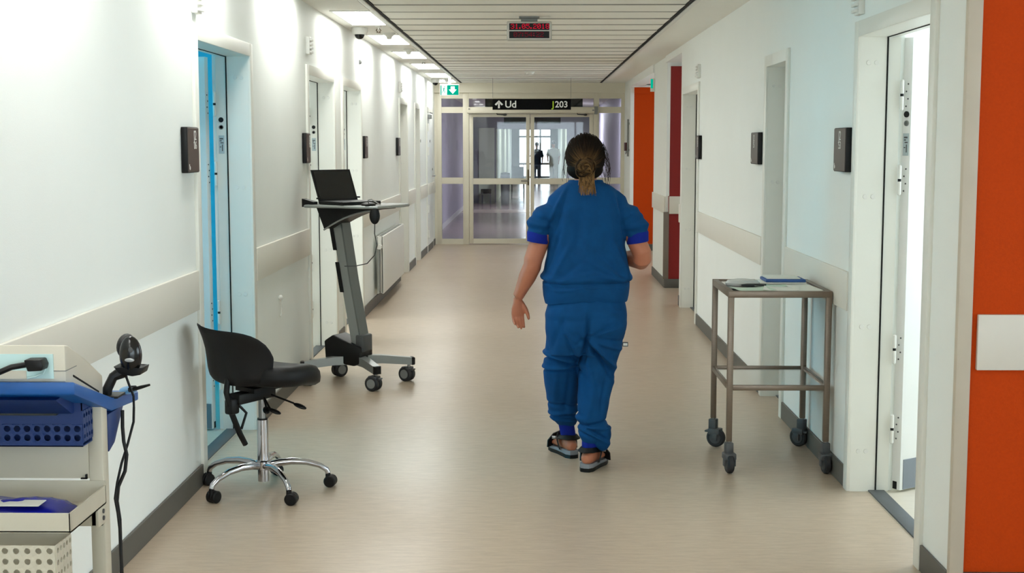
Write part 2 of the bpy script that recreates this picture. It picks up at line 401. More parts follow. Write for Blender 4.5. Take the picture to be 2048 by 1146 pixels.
# ------------------------------------------------------------------ doors in the side walls
cap_me = MB().cyl((0, 0, 0), (0, -.003, 0), .011, .010, 16).mesh('cover_cap')
def make_door(num, side, y0, y1, angle=None, detail=True, lab=None, leafmat='leaf', tagpos='jamb'):
    """side -1 left / +1 right; angle None: closed leaf at the back of the reveal, else degrees open into the room"""
    xw = XL if side < 0 else XR; s = side
    d = thing('door_%d' % num, (xw, (y0+y1)/2, 0), kind='structure', label=lab)
    def X(t): return xw+s*t           # t: depth into the wall
    cw = .07; c0, c1 = y0+cw, y1-cw
    MB().box(X(-.016), X(.002), y0, c0, 0, DH+cw, .003).box(X(-.016), X(.002), c1, y1, 0, DH+cw, .003).box(X(-.016), X(.002), c0, c1, DH, DH+cw, .003).build('casing', 'frame', d)
    t0 = .03
    MB().box(X(0), X(.115), c0-t0, c0, 0, DH).box(X(0), X(.115), c1, c1+t0, 0, DH).box(X(0), X(.115), c0, c1, DH, DH+t0).build('jamb', 'frame', d)
    MB().box(X(.115), X(.122), c0-t0, c0+.003, 0, DH).box(X(.115), X(.122), c1-.003, c1+t0, 0, DH).box(X(.115), X(.122), c0, c1, DH-.003, DH+t0).build('seal', 'groove', d)
    MB().box(X(.122), X(.178), c0-t0, c0-.004, 0, DH).box(X(.122), X(.178), c1+.004, c1+t0, 0, DH).box(X(.122), X(.178), c0, c1, DH+.004, DH+t0).build('rebate', 'frame', d)
    MB().box(X(.085), X(.16), c0, c1, 0, .008, .002).build('threshold', 'thresh', d)
    if detail:
        for z in (1.965, 1.365, .77, .19):
            for tt in (.035, .07): shared('cover_cap', cap_me, 'white', d, (X(tt), c1, z))
    if angle is None:
        lf = MB().box(X(.126), X(.17), c0+.004, c1-.004, .01, DH-.004, .002).build('leaf', leafmat, d)
        return d
    a = math.radians(angle); W = c1-c0-.01; T = .048
    # pivot just behind the rebate at the far jamb
    px, py = .20, c1-.015
    # local leaf frame: u along the leaf from the hinge, n the corridor-side face normal
    u = Vector((s*math.sin(a), -math.cos(a), 0)); nrm = Vector((-s*math.cos(a), -math.sin(a), 0))
    R = Matrix(((u.x, nrm.x, 0, X(px)), (u.y, nrm.y, 0, py), (0, 0, 1, 0), (0, 0, 0, 1)))
    g0 = .012 if side > 0 else .024
    lf = MB().box(g0, W, -T/2, T/2, .012, DH-.004, .002, rot=R).build('leaf', leafmat, d)
    MB().box(.03, W-.03, T/2-.001, T/2+.0025, .014, .155, .001, 1, rot=R).build('kick_plate', 'kick', lf)
    MB().box(g0-.001, g0+.0005, -T/2+.006, -T/2+.03, .014, .05, rot=R).build('floor_bolt', 'groove', lf)
    for zc in (1.82, 1.44, .67, .30):
        h = MB(); p = Vector((X(px-.02), py-.012, 0))
        h.cyl((p.x, p.y, zc-.062), (p.x, p.y, zc-.006), .0085, n=12); h.cyl((p.x, p.y, zc+.006), (p.x, p.y, zc+.062), .0085, n=12)
        h.ell((p.x, p.y, zc+.062), (.0085, .0085, .007), n=10, m=6).ell((p.x, p.y, zc-.062), (.0085, .0085, .007), n=10, m=6)
        ho = h.build('hinge', 'white', d)
        MB().cyl((p.x, p.y, zc-.006), (p.x, p.y, zc+.006), .0075, n=12).build('bearing', 'black', ho)
        mbs = MB()
        for q in range(4):
            c = R @ Vector((g0-.0005, (-.006 if q % 2 else .004), zc+.05-q*.033)); mbs.ell(c, (.004, .004, .004), n=8, m=6)
        mbs.build('hinge_screws', 'dgrey', lf)
    # lock dots and label on the jamb rebate (left doors) or on the leaf edge (right door)
    zz = (1.735, 1.695, 1.60)
    if tagpos == 'edge':
        def P(o, z): return R @ Vector((.0115, o, z))
        ax = -u
    else:
        def P(o, z): return Vector((X(.152+o), c1+.0035, z))
        ax = Vector((0, -1, 0))
    c = P(0, zz[0]); MB().cyl(c, c+ax*.004, .014, n=18).build('lock_dot', 'black', d)
    c = P(0, zz[1]); MB().lathe([(.009, 0), (.009, .003), (.013, .003), (.013, 0)], c, ax, 18).build('lock_ring', 'grey', d)
    w2 = u.cross(Vector((0, 0, 1))) if tagpos == 'edge' else Vector((1, 0, 0))
    c = P(0, zz[2])
    pts = [c+w2*a_*.016+Vector((0, 0, b_*.05)) for a_, b_ in ((-1, -1), (1, -1), (1, 1), (-1, 1))]
    m2 = MB(); m2.loft([pts, [p+ax*.002 for p in pts]]); m2.build('paper_label', mat('label_pale', (172, 186, 190), .6), d)
    m2 = MB()
    for k2, (a_, b_, ww, hh) in enumerate(((0, .7, .7, .08), (-.3, .45, .4, .06), (.2, .2, .6, .06), (.35, -.4, .18, .4), (-.4, -.3, .3, .05))):
        q = [c+ax*.0021+w2*(a_+i*ww)*.014+Vector((0, 0, (b_+j*hh)*.045)) for i, j in ((-1, -1), (1, -1), (1, 1), (-1, 1))]
        m2.loft([q, [p+ax*.0006 for p in q]])
    m2.build('label_print', 'dgrey', d)
    return d
make_door(1, -1, *LD[0], angle=99, lab='open white door with blue-lit room on the left')
make_door(2, -1, *LD[1], angle=97, lab='second open white door along the left wall')
make_door(3, -1, *LD[2], angle=97, lab='third open white door along the left wall')
make_door(4, -1, *LD[3], lab='door in a deep reveal beyond the radiator')
make_door(5, -1, *LD[4], lab='narrow closed door near the end of the left wall')
make_door(7, 1, *RD[0], angle=124, lab='open white door to a bright room on the right', tagpos='edge')
make_door(8, 1, *RD[1], lab='narrow white door behind the steel trolley')
make_door(9, 1, *RD[2], lab='white door before the red passage on the right')
# door 6: flush leaf hinged on the corridor side, with closer, lever and peephole
y0, y1 = LD[5]
d = thing('door_6', (XL, (y0+y1)/2, 0), kind='structure', label='flush white door with visible hinges by the glazed doors')
MB().box(XL-.1, XL+.016, y0, y0+.06, 0, DH+.07).box(XL-.1, XL+.016, y1-.06, y1, 0, DH+.07).box(XL-.1, XL+.016, y0+.06, y1-.06, DH, DH+.07).build('casing', 'frame', d)
lf = MB().box(XL-.03, XL+.014, y0+.065, y1-.065, .01, DH-.005, .002).build('leaf', 'leaf', d)
MB().box(XL+.013, XL+.0165, y0+.07, y1-.07, .0, .1).build('kick_plate', 'skirt', lf)
MB().box(XL+.013, XL+.022, y0+.09, y1-.09, .85, 1.02, .003).build('guard_board', 'rail', lf)
for zc in (1.85, 1.5, .65, .28):
    MB().cyl((XL+.026, y0+.06, zc-.06), (XL+.026, y0+.06, zc+.06), .013, n=10).build('hinge', 'white', d)
hd = MB().cyl((XL+.01, y1-.16, 1.12), (XL+.06, y1-.16, 1.12), .012, n=10).tube([(XL+.06, y1-.16, 1.12), (XL+.062, y1-.22, 1.12), (XL+.062, y1-.30, 1.118)], .010, 8)
hd.build('handle', 'steel', lf); MB().cyl((XL+.01, y1-.16, 1.22), (XL+.024, y1-.16, 1.22), .018, n=12).build('lock_cylinder', 'steel', lf)
MB().cyl((XL+.01, y0+.5, 1.65), (XL+.02, y0+.5, 1.65), .02, n=12).build('peephole', 'black', lf)
MB().box(XL+.014, XL+.06, y0+.12, y0+.36, DH-.1, DH-.04, .006).box(XL+.05, XL+.062, y0+.1, y0+.5, DH-.02, DH-.005).build('door_closer', 'grey', lf)

# ------------------------------------------------------------------ rooms behind the side walls, each with a window
def room(tagname, side, ya, yb, depth, wallmat, win, floor='roomfloor', label=None):
    xw = (XL-WT) if side < 0 else (XR+WT); xo = xw+side*depth
    m1 = MB(); t = .12
    m1.box(xw, xo, ya-t, ya, 0, 2.7); m1.box(xw, xo, yb, yb+t, 0, 2.7)
    wy0, wy1, wz0, wz1 = win
    a, b = xo, xo+side*.2
    m1.box(a, b, ya-t, wy0, 0, 2.7); m1.box(a, b, wy1, yb+t, 0, 2.7); m1.box(a, b, wy0, wy1, 0, wz0); m1.box(a, b, wy0, wy1, wz1, 2.7)
    struct('wall_%s' % tagname, m1, wallmat, label=label)
    struct('ceiling_%s' % tagname, MB().box(xw, xo, ya-t, yb+t, 2.6, 2.75), 'roomwhite')
    struct('floor_%s' % tagname, MB().box(xw-side*.12, xo, ya, yb, -.05, .001), floor)
    return xo
WIN = 1
def window(xo, side, win, g='glass'):
    global WIN; WIN += 1
    wy0, wy1, wz0, wz1 = win
    w = thing('window_%d' % WIN, (xo+side*.1, (wy0+wy1)/2, wz0), kind='structure', label='daylit window of a side room')
    a, b = xo+side*.06, xo+side*.12; ym = (wy0+wy1)/2
    MB().box(a, b, wy0, wy0+.05, wz0, wz1).box(a, b, wy1-.05, wy1, wz0, wz1).box(a, b, wy0+.05, wy1-.05, wz0, wz0+.05).box(a, b, wy0+.05, wy1-.05, wz1-.05, wz1).box(a, b, ym-.025, ym+.025, wz0+.05, wz1-.05).build('window_frame', 'frame', w)
    c = xo+side*.09
    MB().box(c-.004, c+.004, wy0+.05, ym-.025, wz0+.05, wz1-.05).build('pane', g, w)
    MB().box(c-.004, c+.004, ym+.025, wy1-.05, wz0+.05, wz1-.05).build('pane', g, w)
for nm, side, ya, yb, dep, wm, win, lab in (
    ('room_blue', -1, 5.2, 8.9, 3.4, 'turq', (5.5, 8.6, .5, 2.45), 'turquoise walls of the room behind the first left door'),
    ('room_white', -1, 9.05, 13.0, 3.4, 'roomwhite', (9.3, 12.7, .5, 2.45), 'white walls of the rooms behind the next left doors'),
    ('room_bright', 1, 4.75, 8.9, 2.7, 'roomwhite', (4.95, 8.6, .5, 2.5), 'white walls of the bright room on the right')):
    xc_ = (XL-WT-1.7) if side < 0 else XR+WT+1.35; yc_ = (ya+yb)/2
    xo = room(nm, side, ya, yb, dep, wm, win, label=lab); window(xo, side, win, 'blueglass' if nm == 'room_blue' else 'glass')
    if nm != 'room_blue':
        t = thing('ceiling_lamp', (xc_, yc_, 2.6), 'unseen panel lamp added to brighten the %s' % ('white rooms behind the left doors' if side < 0 else 'bright room on the right'), 'lamp')  # unseen lamp added to brighten the room behind the doorway
        MB().box(xc_-.33, xc_+.33, yc_-.93, yc_+.93, 2.585, 2.6).build('frame', 'white', t); MB().box(xc_-.3, xc_+.3, yc_-.9, yc_+.9, 2.58, 2.586).build('diffuser', M['lamp'], t)

# a green cabinet seen through the hinge gap of the right door
t = thing('cabinet', (2.35, 8.65, 0), 'pale green cabinet glimpsed through the hinge gap of the right door', 'cabinet')
MB().box(1.95, 2.75, 8.42, 8.88, .08, 1.05, .004).build('body', 'roomgreen', t)
MB().box(1.93, 2.77, 8.40, 8.88, 1.05, 1.09, .004).build('worktop', 'black', t)
MB().box(1.97, 2.34, 8.405, 8.42, .12, 1.02, .003).build('door', 'roomgreen', t); MB().box(2.36, 2.73, 8.405, 8.42, .12, 1.02, .003).build('door', 'roomgreen', t)
MB().box(1.96, 2.74, 8.45, 8.85, 0, .08).build('plinth', 'dgrey', t)

# ------------------------------------------------------------------ glazed end partition with double doors
EF = 'endframe'; yf0, yf1 = YE, YE+.09
struct('wall_end', MB().box(XL-.2, XR+.2, YE-.06, YE+.1, 2.42, CH+.1).box(XL-.05, -1.52, YE, YE+.1, 0, 2.42).box(1.49, XR+.2, YE, YE+.1, 0, 2.42), EF, label='cream bulkhead over the glazed doors')
w = thing('window_10', (0, YE+.045, 0), kind='structure', label='cream glazed screen around the double doors')
xs = [(-1.525, -1.447), (-1.105, -1.008), (.982, 1.068), (1.418, 1.495)]
mb = MB()
for a, b in xs: mb.box(a, b, yf0, yf1, 0, 2.42, .004)
mb.box(-1.45, -1.10, yf0+.004, yf1-.004, 0, .086).box(1.06, 1.42, yf0+.004, yf1-.004, 0, .086)
for z0, z1 in ((.972, 1.072), (2.10, 2.196), (2.328, 2.42)):
    mb.box(-1.45, -1.10, yf0+.004, yf1-.004, z0, z1); mb.box(1.06, 1.42, yf0+.004, yf1-.004, z0, z1)
mb.box(-1.01, .99, yf0+.004, yf1-.004, 2.086, 2.196).box(-1.01, .99, yf0+.004, yf1-.004, 2.328, 2.42)
mb.build('frame', EF, w)
for xa, xb in ((-1.447, -1.105), (1.068, 1.418)):
    for z0, z1 in ((.086, .972), (1.072, 2.10), (2.196, 2.328)):
        MB().box(xa, xb, yf0+.04, yf0+.048, z0, z1).build('pane', 'glass', w)
MB().box(-1.008, .982, yf0+.04, yf0+.048, 2.196, 2.328).build('pane', 'glass', w)
for num, xa, xb in ((10, -1.004, -.034), (11, -.026, .978)):
    d = thing('door_%d' % num, ((xa+xb)/2, YE+.04, 0), kind='structure', label='glazed leaf of the cream double doors, %s' % ('with the lever handle' if num == 10 else 'partly behind the walking woman'))
    gx0, gx1 = xa+.062, xb-.062
    MB().box(xa, gx0, yf0+.01, yf0+.07, .01, 2.08, .003).box(gx1, xb, yf0+.01, yf0+.07, .01, 2.08, .003).box(gx0, gx1, yf0+.013, yf0+.067, .01, .09).box(gx0, gx1, yf0+.013, yf0+.067, .965, 1.06).box(gx0, gx1, yf0+.013, yf0+.067, 2.036, 2.08).build('leaf_frame', EF, d)
    MB().box(gx0, gx1, yf0+.036, yf0+.044, .09, .965).build('pane', 'glass', d); MB().box(gx0, gx1, yf0+.036, yf0+.044, 1.06, 2.036).build('pane', 'glass', d)
    if num == 10:
        pl = MB().box(-.072, -.05, yf0-.004, yf0+.01, .95, 1.2, .003).build('handle_plate', mat('bronze_plate', (104, 92, 70), .4, metal=.6), d)
        MB().tube([(-.061, yf0, 1.02), (-.061, yf0-.05, 1.02), (-.10, yf0-.055, 1.02), (-.175, yf0-.055, 1.02)], .010, 8).build('handle', 'steel', d)
t = thing('door_operator', (-.01, YE-.06, 2.1), 'long cream automatic door operator box above the double doors', 'door operator')
MB().box(-1.03, 1.0, YE-.11, YE+.004, 2.096, 2.186, .006).build('housing', EF, t)
MB().box(-1.012, -.985, YE-.115, YE-.109, 2.15, 2.17).build('badge', 'grey', t); MB().box(.955, .985, YE-.115, YE-.109, 2.13, 2.15).build('badge', 'grey', t)
for xx in (-.56, .72):
    MB().tube([(xx, YE-.05, 2.096), (xx, YE-.05, 2.078), (xx+.12, YE-.03, 2.07)], .009, 6).ell((xx+.13, YE-.02, 2.07), (.03, .02, .018), n=10, m=6).build('arm', 'dgrey', t)
MB().box(.99, 1.04, YE-.12, YE+.002, 2.08, 2.2, .004).build('end_cap', 'grey', t)

# ------------------------------------------------------------------ lobby and long hall beyond the glass
LX0, LX1 = -1.70, 1.72
struct('floor_lobby', MB().box(-3, 3.2, 22.0, 67, -.1, 0), 'floor2', label='glossy mauve floor beyond the glazed doors')
struct('trim_60', MB().box(LX0, LX1, 31.8, 33.4, 0, .002), mat('floor_strip_pale', (176, 160, 152), .2))
struct('wall_lobby_left', MB().box(LX0-.2, LX0, YE+.1, 37, 0, 2.8), 'lavender', label='lavender lobby wall beyond the left sidelight')
struct('wall_lobby_right', MB().box(LX1, LX1+.2, YE+.1, 37, 0, 2.8), 'lavender', label='lavender lobby wall beyond the right sidelight')
struct('ceiling_lobby', MB().box(LX0-.2, LX1+.2, YE+.1, 37, 2.6, 2.8), 'ceil')
struct('baseboard_lobby', MB().box(LX0, LX0+.015, YE+.1, 37, 0, .1).box(LX1-.015, LX1, YE+.1, 37, 0, .1), mat('pale_skirting', (206, 204, 206), .4))
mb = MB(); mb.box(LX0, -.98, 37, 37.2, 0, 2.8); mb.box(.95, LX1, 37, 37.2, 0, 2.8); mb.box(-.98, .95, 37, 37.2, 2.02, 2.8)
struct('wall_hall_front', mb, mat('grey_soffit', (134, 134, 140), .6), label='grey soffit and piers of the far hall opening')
struct('wall_hall_panel', MB().box(-1.45, -1.02, 36.96, 37.0, 0, 2.05), 'palegreen', label='pale green panel beside the hall opening')
mb = MB(); mb.box(-1.18, -.98, 37.2, 66, 0, 2.8); mb.box(1.25, 1.45, 37.2, 66, 0, 2.8)
struct('wall_hall', mb, 'palegreen', label='pale green walls of the far hall')
struct('ceiling_hall', MB().box(-1.2, 1.5, 37.2, 66, 2.5, 2.7), 'roomwhite')
mb = MB(); mb.box(-1.0, -.68, 65.5, 65.7, 0, 2.6).box(-.68, 1.25, 65.5, 65.7, 2.3, 2.6).box(.95, 1.3, 65.5, 65.7, 0, 2.6)
struct('wall_hall_end', mb, 'grey')
w = thing('window_11', (.1, 65.6, 0), kind='structure', label='bright glazed doors at the end of the far hall')
MB().box(-.68, -.60, 65.5, 65.6, 0, 2.3).box(.87, .95, 65.5, 65.6, 0, 2.3).box(-.24, -.16, 65.5, 65.6, 0, 2.3).box(.36, .44, 65.5, 65.6, 0, 2.3).box(-.6, .87, 65.5, 65.6, .62, .72).box(-.6, .87, 65.5, 65.6, 1.93, 2.02).box(-.6, .87, 65.5, 65.6, 0, .08).build('frame', 'grey', w)
for a, b in ((-.6, -.24), (-.16, .36), (.44, .87)):
    for z0, z1 in ((.08, .62), (.72, 1.93), (2.02, 2.3)): MB().box(a, b, 65.54, 65.55, z0, z1).build('pane', 'glass', w)
for y, ss in ((25.6, 'nearer'), (33.6, 'farther')):
    t = thing('ceiling_lamp', (.9, y, 2.6), '%s small panel lamp in the lobby ceiling beyond the glass' % ss, 'lamp', 'lobby lamps')
    MB().box(.75, 1.05, y-.5, y+.5, 2.585, 2.6).build('frame', 'white', t); MB().box(.77, 1.03, y-.48, y+.48, 2.58, 2.586).build('diffuser', M['lamplobby'], t)
for y, ss in ((42., 'nearest'), (50., 'middle'), (58., 'farthest')):
    t = thing('ceiling_lamp', (.1, y, 2.5), '%s panel lamp in the ceiling of the far hall' % ss, 'lamp', 'far hall lamps')
    MB().box(-.3, .5, y-.4, y+.4, 2.485, 2.5).build('frame', 'white', t); MB().box(-.28, .48, y-.38, y+.38, 2.48, 2.486).build('diffuser', M['lampdim'], t)
# ------------------------------------------------------------------ signs and small fittings
def rot_y_plane(x, y, z, side):
    """local text plane (x right, y up) onto a side wall; side -1: read from +X, +1: read from -X"""
    if side < 0: return Matrix(((0, 0, 1, x), (1, 0, 0, y), (0, 1, 0, z), (0, 0, 0, 1)))
    return Matrix(((0, 0, -1, x), (-1, 0, 0, y), (0, 1, 0, z), (0, 0, 0, 1)))
def plaque(side, ya, yb, lab, l1, l2, z0=1.473, z1=1.678):
    xw = XL if side < 0 else XR; f = -side
    t = thing('room_plaque', (xw, (ya+yb)/2, z0), lab, 'sign', 'brown room plaques')
    MB().box(xw+f*.002, xw+f*.030, ya, yb, z0, z1, .003).build('box', 'black', t)
    MB().box(xw+f*.029, xw+f*.033, ya+.004, yb-.004, z0+.004, z1-.004, .001, 1).build('face', 'brown', t)
    yl = (ya+.105) if side < 0 else (yb-.10)
    text('room_number', l1, .062, M['text'], t, rot_y_plane(xw+f*.0335, yl, z1-.058, side), .0004)
    text('room_number', l2, .05, M['text'], t, rot_y_plane(xw+f*.0335, yl, z1-.098, side), .0004)
    yl2 = (ya+.012) if side < 0 else (yb-.016)
    ys = 1 if side < 0 else -1
    m = MB(); xx = xw+f*.0335
    m.ell((xx, yl2+ys*.014, z0+.022), (.0006, .011, .009), n=12, m=6); m.ell((xx, yl2+ys*.006, z0+.034), (.0006, .005, .006), n=10, m=6)
    m.build('emblem', 'text', t)
plaque(-1, 6.005, 6.205, 'brown room plaque on the left wall before the blue-lit doorway', 'J2', '06')
plaque(-1, 9.185, 9.345, 'brown room plaque between the first and second left doors', 'J2', '05')
plaque(-1, 12.41, 12.62, 'brown room plaque above the laptop screen, beyond the third left door', 'J2', '04')
plaque(-1, 15.52, 15.74, 'small dark room plaque above the far end of the radiator', 'J2', '03')
plaque(1, 6.27, 6.51, 'brown room plaque beside the open right door, above the trolley', 'J2', '53')
plaque(1, 8.70, 8.97, 'dark room plaque left of the narrow door behind the trolley', 'J2', '55')
plaque(1, 11.80, 11.97, 'thin dark room plaque by the right door near the red passage', 'J2', '57')

def call_lamp(side, y, z, lab):
    xw = XL if side < 0 else XR; f = -side
    t = thing('call_lamp', (xw, y, z), lab, 'call lamp', 'call lamps above doors')
    MB().box(xw, xw+f*.028, y-.045, y+.045, z-.06, z+.06, .004).build('housing', 'white', t)
    for k in range(4): MB().box(xw+f*.028, xw+f*.042, y-.04, y+.04, z-.05+k*.027, z-.05+k*.027+.014, .002).build('lens', 'white', t)
call_lamp(-1, 6.30, 2.26, 'small white call lamp above the blue-lit left door')
call_lamp(-1, 9.44, 2.28, 'small white call lamp above the second left door')
call_lamp(-1, 15.95, 2.27, 'small white call lamp above the door beyond the radiator')
call_lamp(1, 6.15, 2.235, 'small white call lamp above the open right door')
call_lamp(1, 12.0, 2.24, 'small white call lamp above the door near the red passage')
o = MB().ell((XL+.012, 12.3, 2.34), (.014, .02, .02), n=12, m=8).box(XL, XL+.012, 12.28, 12.32, 2.32, 2.36).build('door_sensor', 'grey'); tag(o, 'tiny grey sensor knob on the wall above the third left door', 'sensor')
t = thing('wall_hook', (XL, 8.25, .6), 'small white key hook with cord low on the left wall', 'hook')
MB().ell((XL+.012, 8.25, .66), (.014, .016, .018), n=12, m=8).build('knob', 'white', t)
MB().tube([(XL+.012, 8.25, .645), (XL+.014, 8.275, .60), (XL+.012, 8.262, .56), (XL+.008, 8.245, .545)], .004, 6).build('cord', 'white', t)
o = MB().cyl((XL, 18.85, 1.65), (XL+.014, 18.85, 1.65), .02, n=14).build('wall_button', 'black'); tag(o, 'small black round button on the left wall near the last door', 'button')

# dome cameras
for y, xx, lab in ((11.4, -1.44, 'white dome camera with black eye at the first visible ceiling lamp'), (20.25, -1.44, 'small dome camera beside the green exit sign')):
    t = thing('dome_camera', (xx, y, CH), lab, 'camera', 'ceiling dome cameras')
    MB().lathe([(.05, 0), (.066, -.002), (.068, -.03), (.062, -.05), (.052, -.058), (.02, -.058)], (xx, y, CH), n=28).build('housing', 'white', t)
    MB().ell((xx, y, CH-.056), (.042, .042, .042), n=20, m=12).build('dome', mat('smoked_dome', (10, 10, 11), .08), t)
# sprinklers and detectors in the lamp strip
for y, xx, lab in ((11.26, -1.265, 'bronze sprinkler head just behind the first dome camera'), (15.85, -1.26, 'small dark sprinkler head between the third and fourth lamps')):
    t = thing('sprinkler', (xx, y, CH), lab, 'sprinkler', 'ceiling sprinklers')
    MB().lathe([(.028, 0), (.026, -.006), (.008, -.012), (.008, -.03)], (xx, y, CH), n=14).build('base', 'white', t)
    MB().tube([(xx-.006, y, CH-.02), (xx-.02, y, CH-.035), (xx-.005, y, CH-.052)], .004, 6).tube([(xx+.006, y, CH-.02), (xx+.02, y, CH-.035), (xx+.005, y, CH-.052)], .004, 6).lathe([(.02, -.052), (.02, -.056)], (xx, y, CH), n=12).build('head', mat('bronze_dark', (78, 66, 46), .4, metal=.7), t)
for y, xx, lab in ((11.95, -1.25, 'white cone-shaped detector hanging before the second lamp'), (13.95, -1.262, 'small white detector before the third lamp'), (20.15, -1.262, 'small white detector above the green exit sign')):
    t = thing('smoke_detector', (xx, y, CH), lab, 'detector', 'detectors in the lamp strip')
    MB().lathe([(.055, 0), (.055, -.012), (.046, -.02)], (xx, y, CH), n=22).build('base', 'white', t)
    MB().lathe([(.044, -.018), (.026, -.035), (.022, -.05), (.012, -.056)], (xx, y, CH), n=22).build('cap', 'white', t)
t = thing('smoke_detector', (-.028, 18.24, CH), 'white disc smoke detector in the middle of the plank ceiling', 'detector')
MB().lathe([(.06, 0), (.06, -.015), (.05, -.02)], (-.028, 18.24, CH), n=24).build('base', 'white', t)
MB().lathe([(.047, -.018), (.044, -.038), (.02, -.046)], (-.028, 18.24, CH), n=24).build('cap', 'white', t)

# LED date clock
DOT = {'0': ('01110', '10001', '10011', '10101', '11001', '10001', '01110'), '1': ('00100', '01100', '00100', '00100', '00100', '00100', '01110'),
       '2': ('01110', '10001', '00001', '00110', '01000', '10000', '11111'), '3': ('01110', '10001', '00001', '00110', '00001', '10001', '01110'),
       '4': ('00010', '00110', '01010', '10010', '11111', '00010', '00010'), '5': ('11111', '10000', '11110', '00001', '00001', '10001', '01110'),
       '7': ('11111', '00001', '00010', '00100', '01000', '01000', '01000'), '8': ('01110', '10001', '10001', '01110', '10001', '10001', '01110'),
       '.': ('000', '000', '000', '000', '000', '110', '110'), ':': ('000', '110', '110', '000', '110', '110', '000')}
def dots(s, x, z, p, y):
    m = MB(); cx = x
    for ch in s:
        g = DOT[ch]
        for r, row in enumerate(g):
            for c, v in enumerate(row):
                if v == '1': m.box(cx+c*p-p*.4, cx+c*p+p*.4, y-.001, y, z-r*p-p*.4, z-r*p+p*.4)
        cx += (len(g[0])+1)*p
    return m, cx
CY = 10.40
t = thing('led_clock', (-.022, CY+.04, CH), 'hanging date and time clock with red led digits', 'clock')
MB().box(-.193, .149, CY, CY+.08, 2.388, 2.530, .008).build('housing', mat('clock_case', (176, 176, 168), .45), t)
MB().box(-.186, .142, CY-.004, CY+.002, 2.395, 2.523, .002).box(-.01, .0, CY, CY+.01, 2.45, 2.46).build('bezel', mat('clock_bezel', (206, 202, 196), .4), t)
s1 = MB().box(-.174, .130, CY-.006, CY-.0035, 2.464, 2.515).build('display', 'black', t)
s2 = MB().box(-.174, .130, CY-.006, CY-.0035, 2.403, 2.455).build('display', 'black', t)
m, _ = dots('31.05.2018', -.160, 2.508, .0053, CY-.006); m.build('date_digits', M['led'], s1, 0)
m, _ = dots('07:54:22', -.138, 2.447, .0053, CY-.006); m.build('time_digits', M['leddim'], s2, 0)
MB().box(-.085, .04, CY+.02, CY+.06, 2.528, 2.556, .003).box(-.10, .055, CY+.005, CY+.075, 2.556, CH, .002).build('bracket', 'grey', t)

# hanging direction sign
SY = 20.0
t = thing('direction_sign', (0, SY, 2.1), 'black hanging sign with white arrow, Ud and J203', 'sign')
MB().box(-.581, .572, SY, SY+.03, 2.108, 2.268, .002).build('panel', 'signblack', t)
MB().box(-.581, .572, SY-.001, SY+.031, 2.268, 2.284, .001, 1).build('top_rail', mat('sign_rail', (196, 188, 166), .5), t)
for xx in (-.578, .569): MB().cyl((xx, SY+.015, 2.28), (xx, SY+.015, CH), .0025, n=6).build('wire', 'grey', t)
TM = lambda x, z: Matrix(((1, 0, 0, x), (0, 0, -1, SY-.002), (0, 1, 0, z), (0, 0, 0, 1)))
text('lettering', 'Ud', .142, M['text'], t, TM(-.40, 2.14), bold=.016); text('lettering', '203', .128, M['text'], t, TM(.335, 2.143), bold=.016); text('letter_j', 'J', .128, M['green_text'], t, TM(.294, 2.143), bold=.016)
a = MB(); ax, az = -.487, 2.188
a.prism([(ax-.013, az-.058), (ax+.013, az-.058), (ax+.013, az+.03), (ax-.013, az+.03)], 'y', SY-.003, SY-.0005)
a.prism([(ax, az+.058), (ax-.062, az-.002), (ax-.040, az-.002-.016), (ax, az+.022)], 'y', SY-.003, SY-.0005).prism([(ax, az+.058), (ax+.062, az-.002), (ax+.040, az-.018), (ax, az+.022)], 'y', SY-.003, SY-.0005)
a.build('arrow', 'text', t, 0)
t = thing('hanging_sign', (.05, 23.0, 2.18), 'black sign board behind the transom glass over the doors', 'sign')
MB().box(-.78, .84, 22.6, 22.63, 2.205, 2.36, .002).build('panel', 'signblack', t); MB().cyl((-.7, 22.615, 2.36), (-.7, 22.615, 2.6), .003, n=6).build('wire', 'grey', t); MB().cyl((.78, 22.615, 2.36), (.78, 22.615, 2.6), .003, n=6).build('wire', 'grey', t)
t = thing('hanging_sign', (0, 30, 2.05), 'black sign board hanging deep in the lobby beyond the glass', 'sign')
MB().box(-.62, .63, 30, 30.03, 2.06, 2.19, .002).build('panel', 'signblack', t); MB().cyl((-.5, 30.015, 2.19), (-.5, 30.015, 2.6), .003, n=6).build('wire', 'grey', t); MB().cyl((.5, 30.015, 2.19), (.5, 30.015, 2.6), .003, n=6).build('wire', 'grey', t)

# exit sign
EY = 19.5
t = thing('exit_sign', (-1.18, EY, 2.46), 'lit green emergency exit sign with running figure and down arrow', 'sign')
MB().box(-1.318, -1.046, EY, EY+.04, 2.298, 2.462, .004).build('housing', 'white', t)
MB().box(-1.312, -1.225, EY-.003, EY+.001, 2.306, 2.445).build('pictogram_panel', M['exitlit'], t)
MB().box(-1.217, -1.054, EY-.003, EY+.001, 2.306, 2.445).box(-1.312, -1.296, EY-.005, EY-.002, 2.306, 2.445).build('green_panel', M['exitgreen'], t)
a = MB(); ax, az = -1.136, 2.375
a.prism([(ax-.028, az+.052), (ax+.028, az+.052), (ax+.028, az+.008), (ax+.056, az+.008), (ax, az-.054), (ax-.056, az+.008), (ax-.028, az+.008)], 'y', EY-.006, EY-.003)
a.build('arrow', M['exitlit'], t, 0)
r = MB(); q = -1.262
r.tube([(q+.004, EY-.005, 2.405), (q-.004, EY-.005, 2.372)], .008, 6).ell((q+.010, EY-.005, 2.42), (.008, .002, .009), n=8, m=6)
r.tube([(q-.004, EY-.005, 2.372), (q+.014, EY-.005, 2.355), (q+.010, EY-.005, 2.33)], .005, 6).tube([(q-.004, EY-.005, 2.372), (q-.012, EY-.005, 2.352), (q-.03, EY-.005, 2.34)], .005, 6)
